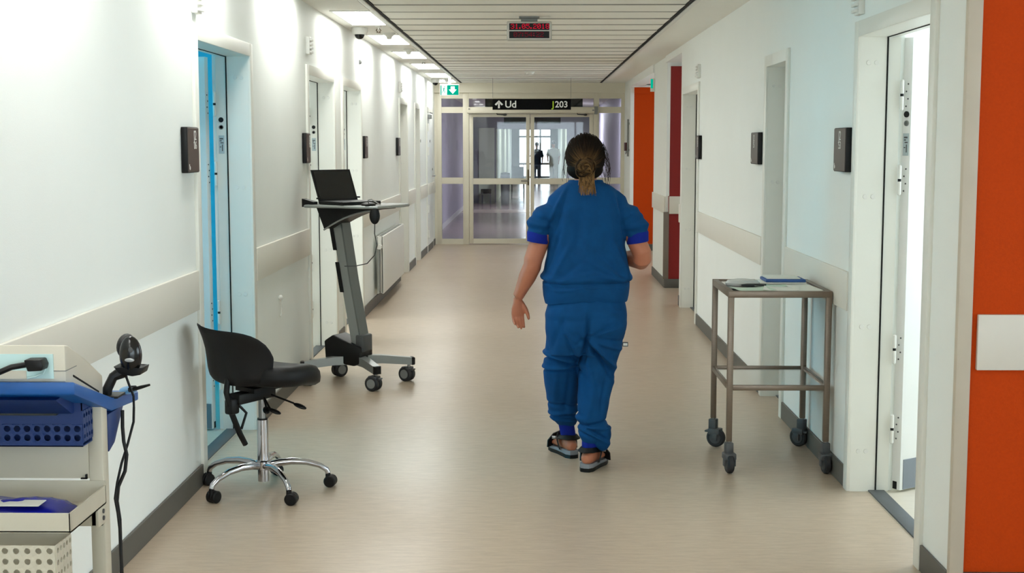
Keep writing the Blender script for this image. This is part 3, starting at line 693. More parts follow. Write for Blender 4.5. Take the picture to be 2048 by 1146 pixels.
r.tube([(q+.004, EY-.005, 2.402), (q+.022, EY-.005, 2.392), (q+.026, EY-.005, 2.405)], .004, 6).tube([(q+.002, EY-.005, 2.402), (q-.018, EY-.005, 2.396), (q-.024, EY-.005, 2.38)], .004, 6)
r.build('running_figure', M['exitgreen'], t)
MB().box(-1.20, -1.16, EY+.01, EY+.03, 2.46, CH).build('hanger', 'white', t)
t = thing('exit_sign', (1.49, 16.62, 2.3), 'small green sign edge on the white pier of the passage', 'sign')
MB().box(1.44, 1.495, 16.60, 16.63, 2.24, 2.40, .003).build('housing', 'white', t); MB().box(1.442, 1.47, 16.597, 16.60, 2.28, 2.39).build('green_panel', M['exitgreen'], t)
# door switch by the glazed doors
t = thing('door_switch', (XR, 21.2, 1.5), 'dark red call switch with cord by the glazed doors', 'switch')
MB().box(XR-.03, XR, 21.05, 21.35, 1.50, 1.63, .004).build('box', mat('switch_maroon', (66, 16, 22), .5), t)
MB().tube([(XR-.02, 21.05, 1.5), (XR-.04, 20.8, 1.46), (XR-.03, 20.62, 1.5)], .008, 6).build('cord', 'grey', t)
t = thing('wall_rod', (XR, 20.6, 1.4), 'thin grey vertical rod on the wall before the far orange wall', 'rod')
MB().cyl((XR-.02, 20.62, 1.42), (XR-.02, 20.62, 1.98), .015, n=10).build('rod', 'grey', t); MB().box(XR-.03, XR, 20.6, 20.64, 1.5, 1.53).box(XR-.03, XR, 20.6, 20.64, 1.9, 1.93).build('clip', 'grey', t)

# radiator on the left wall
RX = XL+.03
t = thing('radiator', (XL+.06, 14.3, .12), 'white panel radiator with round valve below the left wall guard', 'radiator')
MB().box(RX+.045, RX+.066, 13.25, 15.4, .13, .70, .006).build('front_panel', 'white', t)
MB().box(RX, RX+.018, 13.25, 15.4, .13, .70, .006).build('back_panel', 'white', t)
for yy in (13.25, 15.385): MB().box(RX+.002, RX+.062, yy, yy+.015, .14, .70, .003).build('side_panel', 'white', t)
for k in range(16): MB().box(RX+.01, RX+.056, 13.3+k*.131, 13.3+k*.131+.075, .694, .702).build('grille_bar', 'grey', t)
v = MB().cyl((RX+.035, 13.24, .60), (RX+.035, 13.17, .60), .026, .024, 18).build('valve_knob', 'white', t)
MB().tube([(RX+.035, 13.21, .59), (RX+.035, 13.21, .16), (RX+.03, 13.26, .15)], .010, 8).build('pipe', 'steel', t)
MB().box(XL+.001, XL+.03, 13.6, 13.64, .2, .6).box(XL+.001, XL+.03, 15.0, 15.04, .2, .6).build('bracket', 'white', t)
o = MB().tube([(LX0+.10, 23.6, .08), (LX0+.10, 23.6, 2.58)], .03, 10).build('drain_pipe', mat('dark_pipe', (70, 70, 84), .5)); tag(o, 'dark vertical pipe on the lobby wall beyond the left sidelight', 'pipe')
t = thing('radiator', (LX0+.07, 24.0, .2), 'dark radiator on the lobby wall seen through the left sidelight', 'radiator')
MB().box(LX0+.05, LX0+.13, 22.7, 23.4, .12, .85, .006).build('front_panel', 'dgrey', t); MB().box(LX0+.02, LX0+.15, 22.66, 23.44, .85, .9, .006).build('top_grille', 'grey', t); MB().box(LX0+.004, LX0+.05, 22.8, 22.84, .3, .7).build('bracket', 'dgrey', t)
# furniture glimpsed in the lobby
def lobby_bin(x, y, h, lab):
    t = thing('waste_bin', (x, y, 0), lab, 'bin')
    MB().lathe([(.11, 0), (.13, h*.95), (.12, h)], (x, y, 0), n=16).build('body', 'dgrey', t); MB().lathe([(.13, h), (.12, h+.04), (.02, h+.06)], (x, y, 0), n=16).build('lid', 'black', t)
lobby_bin(-.72, 36.4, .8, 'tall dark waste bin standing by the far hall opening')
t = thing('bench', (-1.25, 36.2, 0), 'low black bench against the pale green lobby panel', 'bench')
MB().box(-1.38, -1.1, 36.5, 36.8, .28, .4, .01).build('seat', 'black', t)
for a, b in ((-1.36, 36.54), (-1.14, 36.54), (-1.36, 36.74), (-1.14, 36.74)): MB().box(a, a+.03, b, b+.03, 0, .28).build('leg', 'dgrey', t)
t = thing('wheelchair', (-.42, 40.3, 0), 'dark folded wheelchair parked in the far hall', 'wheelchair')
for xx in (-.6, -.24): MB().tube([(xx, 40.3+.3*math.cos(q*PI/8), .3+.3*math.sin(q*PI/8)) for q in range(16)], .018, 6, closed=True).build('wheel', 'rubber', t)
MB().box(-.58, -.26, 40.1, 40.5, .45, .52, .01).build('seat', 'black', t); MB().box(-.58, -.26, 40.1, 40.14, .5, .95, .01).build('backrest', 'black', t)
MB().tube([(-.59, 40.1, .3), (-.59, 40.1, .98), (-.59, 39.95, 1.0)], .014, 6).tube([(-.25, 40.1, .3), (-.25, 40.1, .98), (-.25, 39.95, 1.0)], .014, 6).build('frame', 'dgrey', t)

# ------------------------------------------------------------------ steel trolley with papers
TX0, TX1, TY0, TY1 = .952, 1.452, 6.50, 7.10
TZ, SZ = .895, .430
t = thing('trolley', ((TX0+TX1)/2, (TY0+TY1)/2, 0), 'stainless steel two-tier trolley with papers against the right wall', 'trolley')
q = .028
for xx, yy in ((TX0, TY0), (TX1-q, TY0), (TX0, TY1-q), (TX1-q, TY1-q)):
    lg = MB().box(xx, xx+q, yy, yy+q, .155, TZ-.03, .002).build('leg', 'trolley', t)
mb = MB().box(TX0, TX1, TY0, TY0+q, TZ-.032, TZ, .002).box(TX0, TX1, TY1-q, TY1, TZ-.032, TZ, .002).box(TX0, TX0+q, TY0+q, TY1-q, TZ-.032, TZ, .002).box(TX1-q, TX1, TY0+q, TY1-q, TZ-.032, TZ, .002)
mb.build('top_rim', 'trolley', t)
MB().box(TX0+q, TX1-q, TY0+q, TY1-q, TZ-.012, TZ-.006).build('top_shelf', 'shelfsteel', t)
mb = MB().box(TX0+q, TX1-q, TY0+.003, TY0+.02, SZ-.022, SZ+.004, .002).box(TX0+q, TX1-q, TY1-.02, TY1-.003, SZ-.022, SZ+.004, .002).box(TX0+.003, TX0+.02, TY0+q, TY1-q, SZ-.022, SZ+.004, .002).box(TX1-.02, TX1-.003, TY0+q, TY1-q, SZ-.022, SZ+.004, .002)
mb.build('shelf_rim', 'trolley', t)
MB().box(TX0+.02, TX1-.02, TY0+.02, TY1-.02, SZ-.012, SZ-.006).build('lower_shelf', 'shelfsteel', t)
def caster(parent, x, y, top, r, ang, wmat='rubber', fmat='dgrey', twin=False, w=.024, hub=None, ft=2.0):
    """swivel caster: stem, fork, wheel (> hub), brake pedal"""
    ca, sa = math.cos(ang), math.sin(ang); ox, oy = x+ca*r*.35, y+sa*r*.35
    R = Matrix(((ca, -sa, 0, ox), (sa, ca, 0, oy), (0, 0, 1, 0), (0, 0, 0, 1)))
    MB().cyl((x, y, top), (x, y, r*1.7), .011, n=12).build('caster_stem', 'steel', parent)
    fk = MB().box(-r*.75, r*.55, -w*.9-.006, w*.9+.006, r*1.35, r*2.0, .006, rot=R)
    if ft > 2: fk.box(-r*.75, r*.1, -w*.75, w*.75, r*1.9, r*ft, .005, rot=R)
    if not twin: fk.box(-r*.3, r*.3, -w*.9-.006, -w*.9, r*.7, r*1.5, .002, rot=R).box(-r*.3, r*.3, w*.9, w*.9+.006, r*.7, r*1.5, .002, rot=R)
    fk.build('caster_fork', fmat, parent)
    ax = R.to_3x3() @ Vector((0, 1, 0)); c = Vector((ox, oy, r))
    wheels = ((-w*.75, w*.55), (w*.75, w*.55)) if twin else ((0, w*.62),)
    for off, hw in wheels:
        cc = c+ax*off
        wh = MB().lathe([(r*.5, -hw), (r*.86, -hw), (r, -hw*.6), (r, hw*.6), (r*.86, hw), (r*.5, hw)], cc, ax, 28).build('caster_wheel', wmat, parent)
        MB().lathe([(r*.2, -hw-.002), (r*.62, -hw-.002), (r*.62, hw+.002), (r*.2, hw+.002)], cc, ax, 20).build('hub', hub or fmat, wh)
    MB().box(-r*1.15, -r*.5, -w*.8, w*.8, r*1.55, r*1.75, .003, rot=R).build('brake_pedal', fmat, parent)
for xx, yy, a in ((TX0+q/2, TY0+q/2, -1.45), (TX1-q/2, TY0+q/2, -1.5), (TX0+q/2, TY1-q/2, -.5), (TX1-q/2, TY1-q/2, 2.4)):
    caster(t, xx, yy, .16, .05, a, w=.026, ft=3.0)
def sheet(name, lab, x, y, z, w, d, rz, m, curl=0.0, cat='paper', thick=.0012):
    b = MB(); n = 7; top = []; 
    R = Matrix.Rotation(rz, 3, 'Z')
    rings = []
    for i in range(n):
        u = -w/2+w*i/(n-1); e = (abs(2*i/(n-1)-1)**3)*curl
        f = []
        for v, zz in ((-d/2, 0), (d/2, 0), (d/2, thick), (-d/2, thick)):
            p = R @ Vector((u, v, 0)); f.append((x+p.x, y+p.y, z+zz+e))
        rings.append(f)
    b.loft(rings); o = b.build(name, m, None, 20); return tag(o, lab, cat)
zt = TZ-.0055
sheet('paper_sheet', 'pale green form lying at the front left of the trolley top', 1.088, 6.63, zt, .19, .17, .12, M['paperg'], .006)
sheet('paper_sheet', 'white form in the middle front of the trolley top', 1.23, 6.64, zt+.002, .17, .19, -.2, M['paper'], .004)
sheet('paper_sheet', 'cream sheet at the front right of the trolley top', 1.346, 6.68, zt+.001, .13, .26, .06, M['paper'], .003)
sheet('paper_sheet', 'large white sheet at the back of the trolley top', 1.24, 6.90, zt, .30, .21, .1, M['paper'], .004)
sheet('paper_sheet', 'green edged sheet in the middle of the trolley top', 1.20, 6.78, zt+.0035, .16, .1, -.1, M['paperg'], .003)
o = MB().loft([[(1.07+.085*s_*math.cos(a_), 6.84+.06*s_*math.sin(a_), zt+zz) for a_ in [2*PI*k_/16 for k_ in range(16)]] for s_, zz in ((1, .001), (1.03, .012), (.9, .026), (.4, .032))]).build('plastic_bag', mat('thin_film', (196, 196, 192), .25)); tag(o, 'crumpled clear plastic packet at the back left of the trolley', 'packet')
o = MB().prism([(1.05, 6.745), (1.16, 6.735), (1.18, 6.775), (1.10, 6.80)], 'z', zt+.003, zt+.014).build('phone', 'black'); tag(o, 'small black flat device beside the plastic packet on the trolley', 'phone')
t = thing('folder', (1.29, 6.96, zt), 'blue folder on a white stack at the back of the trolley', 'folder')
MB().box(1.165, 1.40, 6.86, 7.04, zt+.004, zt+.012, .002).build('pages', 'paper', t); MB().box(1.19, 1.395, 6.855, 7.03, zt+.0125, zt+.027, .004).build('cover', 'ink', t); MB().box(1.20, 1.37, 6.87, 7.05, zt+.0275, zt+.033, .002).build('top_pages', 'paper', t)

# ------------------------------------------------------------------ saddle stool on a chrome star base
SX, SYY = -1.245, 6.13
t = thing('stool', (SX, SYY, 0), 'black upholstered work stool on a chrome star base by the left wall', 'stool')
for k in range(5):
    a = math.radians(-57+72*k); c, s = math.cos(a), math.sin(a)
    path = []; rr = []
    for u, z, r in ((.02, .118, .017), (.07, .128, .018), (.13, .132, .017), (.20, .124, .015), (.26, .104, .013), (.292, .082, .013), (.298, .066, .013)):
        path.append((SX+c*u, SYY+s*u, z)); rr.append(r)
    lg = MB().tube(path, rr, 12).build('base_leg', 'chrome', t)
    ca = a+(.9, -.4, 2.2, 1.2, 3.3)[k]; ex, ey = SX+c*.298, SYY+s*.298
    cs = MB(); cc = math.cos(ca); ss = math.sin(ca); axv = Vector((-ss, cc, 0)); ctr = Vector((ex+cc*.012, ey+ss*.012, .028))
    for off in (-.016, .016): cs.lathe([(.008, -.009), (.023, -.009), (.028, -.005), (.028, .005), (.023, .009), (.008, .009)], ctr+axv*off, axv, 22)
    cs.build('caster_wheel', 'black', t)
    MB().lathe([(.026, -.008), (.0285, -.006), (.0285, .006), (.026, .008)], ctr, axv, 20).cyl((ex, ey, .066), (ex, ey, .03), .012, n=10).build('caster_fork', 'black', t)
MB().lathe([(.02, .045), (.026, .046), (.027, .10), (.036, .104), (.036, .14), (.030, .146)], (SX, SYY, 0), n=28).build('hub', 'chrome', t)
MB().cyl((SX, SYY, .14), (SX, SYY, .335), .0265, n=28).build('column', 'chrome', t)
MB().cyl((SX, SYY, .335), (SX, SYY, .342), .024, n=20).build('column_ring', 'black', t)
MB().cyl((SX, SYY, .34), (SX, SYY, .44), .0175, n=20).build('piston', 'steel', t)
fa = math.radians(60); F = Vector((math.cos(fa), math.sin(fa), 0)); W = Vector((math.sin(fa), -math.cos(fa), 0)); O = Vector((SX, SYY, 0))
def SP(f, w, z): return O+F*f+W*w+Vector((0, 0, z))
# seat: rounded waterfall cushion
def seat_ring(sc, z, lift):
    r = []
    for k in range(40):
        a = 2*PI*k/40; e = 2.7
        cx_ = math.copysign(abs(math.cos(a))**(2/e), math.cos(a)); sx_ = math.copysign(abs(math.sin(a))**(2/e), math.sin(a))
        f, w = cx_*.205*sc+.035, sx_*.235*sc*(1-.10*cx_)+.02
        dz = lift*(.012*(w/.23)**2-.030*max(0, f/.2)**2+.030*max(0, -f/.2)**2)
        r.append(SP(f, w, z+dz))
    return r
MB().loft([seat_ring(.72, .500, 1), seat_ring(.90, .503, 1), seat_ring(.985, .517, 1), seat_ring(1.0, .54, 1), seat_ring(.985, .567, 1), seat_ring(.92, .588, 1), seat_ring(.75, .598, 1), seat_ring(.4, .596, .8)]).build('seat', 'blackmat', t, 60)
# backrest: curved shell, wraps forward at both ends, top edge flared backwards
rings = []
for i in range(21):
    u = math.sin(PI/2*(-1+2*i/20)); w = u*.190-.022; e = (1-abs(u)**5)**.42 if abs(u) < 1 else 0.0
    hh = .130*max(e, .12)+.0; ring = []
    zc = .662+.010*u*u-.022*u
    fback = -.215+.11*u*u
    for k in range(16):
        a = 2*PI*k/16; zz = math.sin(a)*hh; th = math.cos(a)*.024*max(e, .3)
        flare = -.085*max(0, (zz+.05)/.18)**2 - .008
        ring.append(SP(fback+th+flare, w*1.02, zc+zz))
    rings.append(ring)
MB().loft(rings).build('backrest', 'blackmat', t, 60)
MB().prism([(-.10, -.07), (.10, -.07), (.12, .07), (-.13, .07)], 'z', 0, .02).build('seat_plate', 'black', t)
pl = [c for c in t.children if c.name.startswith('seat_plate')][0]
pl.data.transform(Matrix(((F.x, W.x, 0, SX), (F.y, W.y, 0, SYY), (0, 0, 1, .482), (0, 0, 0, 1))))
RM = Matrix(((F.x, W.x, 0, SX), (F.y, W.y, 0, SYY), (0, 0, 1, 0), (0, 0, 0, 1)))
MB().box(-.19, .06, -.035, .035, .435, .484, .008, rot=RM).build('mechanism', 'black', t)
MB().box(-.228, -.175, -.024, .024, .395, .465, .01, rot=RM).build('clamp', 'black', t)
MB().tube([SP(-.215, -.0, .62), SP(-.235, 0, .50), SP(-.205, 0, .40), SP(-.165, .01, .30), SP(-.135, .015, .245)], [.012, .014, .014, .014, .013], 8).build('back_bar', 'black', t)
MB().tube([SP(-.17, .0, .44), SP(-.13, .02, .39), SP(-.16, .015, .32)], .007, 6).build('brace', 'black', t)
for p0, p1, p2 in (((.02, .04, .452), (.02, .17, .425), (.02, .245, .405)), ((-.03, .04, .445), (-.06, .10, .405), (-.06, .15, .388)), ((-.02, .03, .44), (-.04, .06, .40), (-.05, .07, .385))):
    lv = MB().tube([SP(*p0), SP(*p1)], .005, 6).build('lever', 'black', t)
    mid = (SP(*p1)+SP(*p2))/2; MB().ell(mid, (.038, .017, .009), rot=Matrix.Rotation(math.atan2((SP(*p2)-SP(*p1)).y, (SP(*p2)-SP(*p1)).x), 3, 'Z') @ Matrix.Rotation(.25, 3, 'Y'), n=14, m=8).build('paddle', 'black', lv)

# ------------------------------------------------------------------ rolling laptop stand
LXC, LYC = -1.17, 8.95
ua = math.radians(-24); U = Vector((math.cos(ua), math.sin(ua), 0)); V = Vector((-math.sin(ua), math.cos(ua), 0)); LO = Vector((LXC, LYC, 0))
def LP(u, v, z): return LO+U*u+V*v+Vector((0, 0, z))
LM = Matrix(((U.x, V.x, 0, LXC), (U.y, V.y, 0, LYC), (0, 0, 1, 0), (0, 0, 0, 1)))
t = thing('laptop_stand', (LXC, LYC, 0), 'grey rolling stand holding a laptop beside the left wall', 'stand')
CA = [(-1.016, 8.677), (-.834, 9.055), (-1.346, 9.226), (-1.50, 8.86)]
for (cx_, cy_), a in zip(CA, (2.7, 2.6, .7, 1.4)):
    d_ = Vector((cx_-LXC, cy_-LYC, 0)); ln = d_.length; d_.normalize(); n_ = Vector((-d_.y, d_.x, 0))
    rings = []
    for s_, hw, z0, z1 in ((.05, .030, .135, .195), (.16, .028, .135, .19), (ln+.015, .024, .115, .165)):
        p = LO+d_*s_; rings.append([p+n_*hw+Vector((0, 0, z0)), p-n_*hw+Vector((0, 0, z0)), p-n_*hw+Vector((0, 0, z1)), p+n_*hw+Vector((0, 0, z1))])
    lg = MB().loft(rings).build('base_leg', 'alu', t)
    p = LO+d_*(ln+.015); rg = []
    for s_, sc in ((0, 1.04), (.018, 1.0), (.024, .8)):
        p2 = p+d_*s_; rg.append([p2+n_*.024*sc+Vector((0, 0, .14-.026*sc)), p2-n_*.024*sc+Vector((0, 0, .14-.026*sc)), p2-n_*.024*sc+Vector((0, 0, .14+.026*sc)), p2+n_*.024*sc+Vector((0, 0, .14+.026*sc))])
    MB().loft(rg).build('end_cap', 'black', lg)
    caster(t, cx_, cy_, .125, .05, a, twin=True, w=.026, hub='grey')
# black weight box at the foot of the column
MB().prism([(-.20, .15), (.02, .13), (.07, .15), (.07, .26), (.03, .27), (-.14, .335), (-.21, .29)], 'y', -.085, .085, .012).build('foot_box', 'black', t)
[c for c in t.children if c.name.startswith('foot_box')][0].data.transform(LM)
MB().box(.02, .085, -.06, .06, .225, .34, .012, rot=LM).build('column_socket', 'dgrey', t)
def colring(z, du, hw, hv): 
    return [LP(du-hw, -hv, z), LP(du+hw, -hv, z), LP(du+hw, hv, z), LP(du-hw, hv, z)]
MB().loft([colring(.24, .03, .036, .05), colring(.70, -.055, .036, .05), colring(1.13, -.125, .036, .05)]).build('column', 'alu', t)
MB().loft([colring(.30, .058, .006, .052), colring(.70, -.02, .006, .052), colring(1.10, -.085, .006, .052)]).build('column_groove_shade', mat('alu_shadow', (104, 108, 106), .45, metal=.4), t)  # darker strip: groove shade put into the aluminium colour
for z0, z1, o_ in ((.62, .82, 0), (.90, 1.08, 0), (1.10, 1.17, .02)):
    f_ = lambda z: .03-(z-.24)*.178-.042
    MB().loft([[LP(f_(z)-.014+o_, -.058, z), LP(f_(z)+.012+o_, -.058, z), LP(f_(z)+.012+o_, -.02, z), LP(f_(z)-.014+o_, -.02, z)] for z in (z0, z1)]).build('cable_clip', 'black', t)
# bracket under the table, curved
br = []
for k in range(9):
    q_ = k/8; u = -.14+q_*.42; zl = 1.045+.137*(1-(1-q_)**1.9); br.append((u, zl))
poly = [(u, z) for u, z in br]+[(.28, 1.19), (-.20, 1.19)]
MB().prism(poly, 'y', -.17, .05, .004).build('table_bracket', 'black', t); [c for c in t.children if c.name.startswith('table_bracket')][0].data.transform(LM)
MB().tube([LP(u, -.172, z-.004) for u, z in br], .006, 6).build('bracket_edge', 'alu', t)
# table
MB().prism([(-.235, -.24), (.20, -.24), (.28, -.20), (.30, -.10), (.30, .10), (.28, .20), (.20, .24), (-.235, .24)], 'z', 1.19, 1.207, .004).build('table_top', 'grey', t)
tb = [c for c in t.children if c.name.startswith('table_top')][0]; tb.data.transform(LM)
tr = MB().tube([LP(-.235, -.245, 1.198), LP(.20, -.245, 1.198), LP(.285, -.205, 1.198), LP(.305, -.1, 1.198), LP(.305, .1, 1.198), LP(.285, .205, 1.198), LP(.2, .245, 1.198), LP(-.235, .245, 1.198)], .010, 8, closed=True).build('table_edge', 'alu', tb)
MB().ell((0, 0, 0), (.05, .075, .014), n=18, m=8).build('mouse_pad', 'black', t)
mp_ = [c for c in t.children if c.name.startswith('mouse_pad')][0]; mp_.data.transform(Matrix.Translation(LP(.20, -.17, 1.215)))
MB().loft([[LP(-.29, -.20+v_, z_) for v_, z_ in ((0, 1.19), (.05, 1.19), (.05, 1.245), (0, 1.245))], [LP(-.20, -.20+v_, z_) for v_, z_ in ((0, 1.20), (.05, 1.20), (.05, 1.225), (0, 1.225))]]).build('rear_handle', 'black', t)
# hanging hand scanner
MB().ell(LP(.27, -.21, 1.145), (.034, .016, .055), n=20, m=12).build('hand_scanner', 'black', t)
MB().tube([LP(.22, -.2, 1.21), LP(.225, -.21, 1.245), LP(.25, -.215, 1.25), LP(.31, -.2, 1.215)], .0035, 6).build('wire_loop', 'steel', t)
cb = [LP(.27, -.21, 1.09), LP(.262, -.2, 1.03), LP(.25, -.15, .95), LP(.20, -.1, .88), LP(.12, -.06, .82), LP(.03, -.055, .80), LP(-.06, -.05, .795)]
MB().tube(cb, .0035, 6).build('cable', 'dgrey', t)
# laptop
la = math.radians(-42); LU = Vector((math.cos(la), math.sin(la), 0)); LV = Vector((-math.sin(la), math.cos(la), 0)); LB = LP(-.10, -.03, 1.208)
def NP(u, v, z): return LB+LU*u+LV*v+Vector((0, 0, z))
t = thing('laptop', LB, 'open black laptop with dark screen on the rolling stand', 'laptop')
LBM = Matrix(((LU.x, LV.x, 0, LB.x), (LU.y, LV.y, 0, LB.y), (0, 0, 1, LB.z), (0, 0, 0, 1)))
MB().box(-.02, .22, -.165, .165, .001, .022, .004, rot=LBM).build('base', 'black', t)
kb = MB().box(.0, .13, -.15, .15, .0215, .0232, .0005, 1, rot=LBM).build('keyboard', 'dgrey', t)
MB().box(.145, .205, -.045, .045, .0215, .0228, rot=LBM).build('touchpad', 'grey', t)
mb = MB(); dx = -.085
rings = [[NP(-.02+o_, v_, z_) for v_ in (-.165, .165)]+[NP(-.02+o_+q_, v_, z_) for v_, q_ in ((.165, .010), (-.165, .010))] for o_, z_ in ((0, .012), (dx, .225))]
rings = [[r[0], r[1], r[2], r[3]] for r in rings]; mb.loft(rings); mb.build('lid', 'black', t)
mb = MB(); mb.loft([[NP(-.02+o_+q_, v_, z_) for v_, q_ in ((-.152, .0095), (.152, .0095), (.152, .0115), (-.152, .0115))] for o_, z_ in ((dx*.10, .034), (dx*.95, .213))]); mb.build('screen', mat('dark_screen', (8, 8, 10), .25), t)
for v_ in (-.172, .172): MB().box(-.03, -.005, v_-.006, v_+.006, .035, .045, rot=LBM).build('latch', 'black', t)
# ------------------------------------------------------------------ measuring cart in the near left corner
CXR, CXL = -1.10, -1.535
t = thing('medical_cart', (-1.32, 3.4, 0), 'beige and blue medical cart at the lower left edge', 'cart')
MB().prism([(3.19, 1.032), (3.475, .934), (3.71, .916), (3.71, .888), (3.475, .904), (3.19, 1.0)], 'x', CXL, CXR, .005).build('blue_tray', 'blue', t)
st = MB().prism([(3.50, .9325), (3.58, .9265), (3.58, .9275), (3.50, .9335)], 'x', -1.16, -1.12).build('label_sticker', 'paper', t)
for xx in (-1.142, -1.530): MB().box(xx, xx+.037, 3.40, 3.445, .14, .93, .003).build('post', 'beige', t)
# pocket and perforated blue basket under the tray
MB().box(-1.51, -1.19, 3.31, 3.325, .925, .985).build('pocket_shadow_board', mat('pocket_shade', (40, 44, 46), .6), t)  # dark board paints the shaded inside of the pocket
MB().prism([(3.20, .985), (3.31, .93), (3.335, .93), (3.335, .99)], 'x', CXL+.02, -1.15).build('pocket_lip', 'dblue', t)
def perforated(name, P, w, h, nx, ny, r, m, parent, margin_top=0.0, seg=12):
    """sheet with round holes; P(a, b) maps sheet coordinates to world"""
    b = MB(); cw, chh = w/nx, h/ny
    for i in range(nx):
        for j in range(ny):
            cx_, cy_ = (i+.5)*cw, (j+.5)*chh; outer = []; inner = []
            for k in range(seg):
                a = 2*PI*(k+.5)/seg; c_, s_ = math.cos(a), math.sin(a); sc = 1/max(abs(c_), abs(s_))
                outer.append(P(cx_+c_*sc*cw/2, cy_+s_*sc*chh/2)); inner.append(P(cx_+c_*r, cy_+s_*r))
            ov = [b.bm.verts.new(p) for p in outer]; iv = [b.bm.verts.new(p) for p in inner]
            for k in range(seg): b.bm.faces.new((ov[k], ov[(k+1) % seg], iv[(k+1) % seg], iv[k]))
            # corners
            for sx, sy in ((-1, -1), (1, -1), (1, 1), (-1, 1)):
                cr = b.bm.verts.new(P(cx_+sx*cw/2, cy_+sy*chh/2)); aa = math.atan2(sy, sx) % (2*PI)
                k0 = int((aa/(2*PI)*seg)-.5) % seg; b.bm.faces.new((ov[k0], cr, ov[(k0+1) % seg]))
    if margin_top > 0:
        vs_ = [b.bm.verts.new(P(*q)) for q in ((0, h), (w, h), (w, h+margin_top), (0, h+margin_top))]; b.bm.faces.new(vs_)
    o = b.build(name, m, parent, 0); sm = o.modifiers.new('thickness', 'SOLIDIFY'); sm.thickness = .0025; return o
bx0, bx1, by0, by1, bz0, bz1 = -1.51, -1.13, 3.325, 3.398, .842, .955
perforated('basket_front', lambda a, b: (bx0+a, by0, bz0+.012+b), bx1-bx0, .046, 15, 2, .0085, M['dblue'], t, margin_top=bz1-bz0-.058)
MB().box(bx0, bx1, by0, by0+.002, bz0, bz0+.012).build('basket_lip', 'dblue', t)
perforated('basket_side', lambda a, b: (bx1, by0+a, bz0+.012+b), by1-by0, .08, 4, 3, .006, M['dblue'], t, margin_top=bz1-bz0-.092)
MB().box(bx0, bx1, by0, by1, bz0, bz0+.003).box(bx0, bx0+.003, by0, by1, bz0, bz1).box(bx0, bx1, by1-.003, by1, bz0, bz1).build('basket_floor', 'dblue', t)
MB().box(-1.53, -1.142, 3.40, 3.41, .742, .842, .002).build('back_board', 'beige', t)
MB().box(-1.150, -1.146, 3.392, 3.40, .742, .754).box(-1.162, -1.146, 3.392, 3.40, .742, .745).build('corner_clip', 'black', t)
MB().prism([(3.45, .90), (3.585, .90), (3.50, .815), (3.45, .80)], 'x', -1.140, -1.104, .003).build('tray_bracket', 'dblue', t)
# lower open tray
z0, z1 = .677, .725
mb = MB().box(CXL, CXR, 3.13, 3.40, z0, z0+.004).box(CXL, CXR, 3.13, 3.134, z0, z1, .001, 1).box(CXL, CXR, 3.396, 3.40, z0, z1+.012).box(CXR-.004, CXR, 3.13, 3.40, z0, z1).box(CXL, CXL+.004, 3.13, 3.40, z0, z1)
mb.build('lower_tray', 'beige', t)
br = MB().box(-1.108, -1.10, 3.335, 3.40, .630, .682, .002).build('tray_bracket', 'beige', t)
for zz in (.664, .646): MB().cyl((-1.10, 3.372, zz), (-1.097, 3.372, zz), .006, n=12).build('screw', 'dgrey', br)
MB().box(-1.53, -1.108, 3.40, 3.43, .615, .655, .002).build('cross_rail', 'beige', t)
ex0, ex1, ey0, ey1 = -1.50, -1.128, 3.10, 3.205
perforated('bin_front', lambda a, b: (ex0+a, ey0, .42+b), ex1-ex0, .235, 14, 9, .0075, M['beige'], t)
perforated('bin_side', lambda a, b: (ex1, ey0+a, .42+b), ey1-ey0, .235, 5, 8, .0065, M['beige'], t)
MB().box(ex0, ex1, ey0, ey1, .415, .42).box(ex0, ex1, ey1-.003, ey1, .42, .655).box(ex0, ex0+.003, ey0, ey1, .42, .655).build('bin_shell', 'beige', t)
MB().box(-1.53, -1.105, 3.40, 3.44, .36, .40).build('cross_rail', 'beige', t)
MB().box(-1.53, -1.105, 3.12, 3.42, .40, .415).build('bin_shelf', 'beige', t)
for xx in (-1.142, -1.53):
    MB().box(xx, xx+.037, 3.10, 3.68, .11, .14, .003).build('foot', 'beige', t)
    for yy in (3.14, 3.64): caster(t, xx+.018, yy, .115, .045, 1.2, w=.02)
# ECG style device on the sloping tray
DX1, DX0 = -1.128, -1.51
def slope(y): return 1.034-(y-3.19)*.3438
t = thing('ecg_recorder', (-1.32, 3.35, .98), 'beige wedge-shaped recorder with rear power plug on the blue tray', 'recorder')
yA, yB = 3.213, 3.49
poly = [(yA, slope(yA)), (yA, 1.118), (yA+.03, 1.112), (yA+.14, 1.062), (yB, .997), (yB, slope(yB))]
body = MB().prism(poly, 'x', DX0, DX1, .005).build('case', 'device', t)
MB().box(DX0, DX1+.001, yA-.002, yB-.2, 1.054, 1.0556).build('case_seam', 'grey', body)
MB().prism([(yA+.05, slope(yA+.05)+.028), (yA+.24, slope(yA+.24)+.018), (yA+.24, slope(yA+.24)+.014), (yA+.05, slope(yA+.05)+.023)], 'x', DX1-.002, DX1+.0015).build('side_slot', 'groove', t)
MB().box(DX0+.02, -1.157, yA-.003, yA+.002, 1.036, 1.096).build('rear_panel', 'teal', t)
MB().box(DX0+.06, -1.222, yA-.006, yA+.002, 1.036, 1.056).build('rear_socket', 'device', t)
pg = MB().prism([(-1.213, 1.088), (-1.172, 1.089), (-1.166, 1.075), (-1.170, 1.062), (-1.205, 1.060)], 'y', yA-.045, yA-.004, .003).build('power_plug', 'black', t)
MB().tube([(-1.205, yA-.03, 1.076), (-1.24, yA-.05, 1.072), (-1.28, yA-.055, 1.055), (-1.32, yA-.05, 1.03), (-1.36, yA-.04, .98)], .007, 8).build('power_cable', 'black', pg)
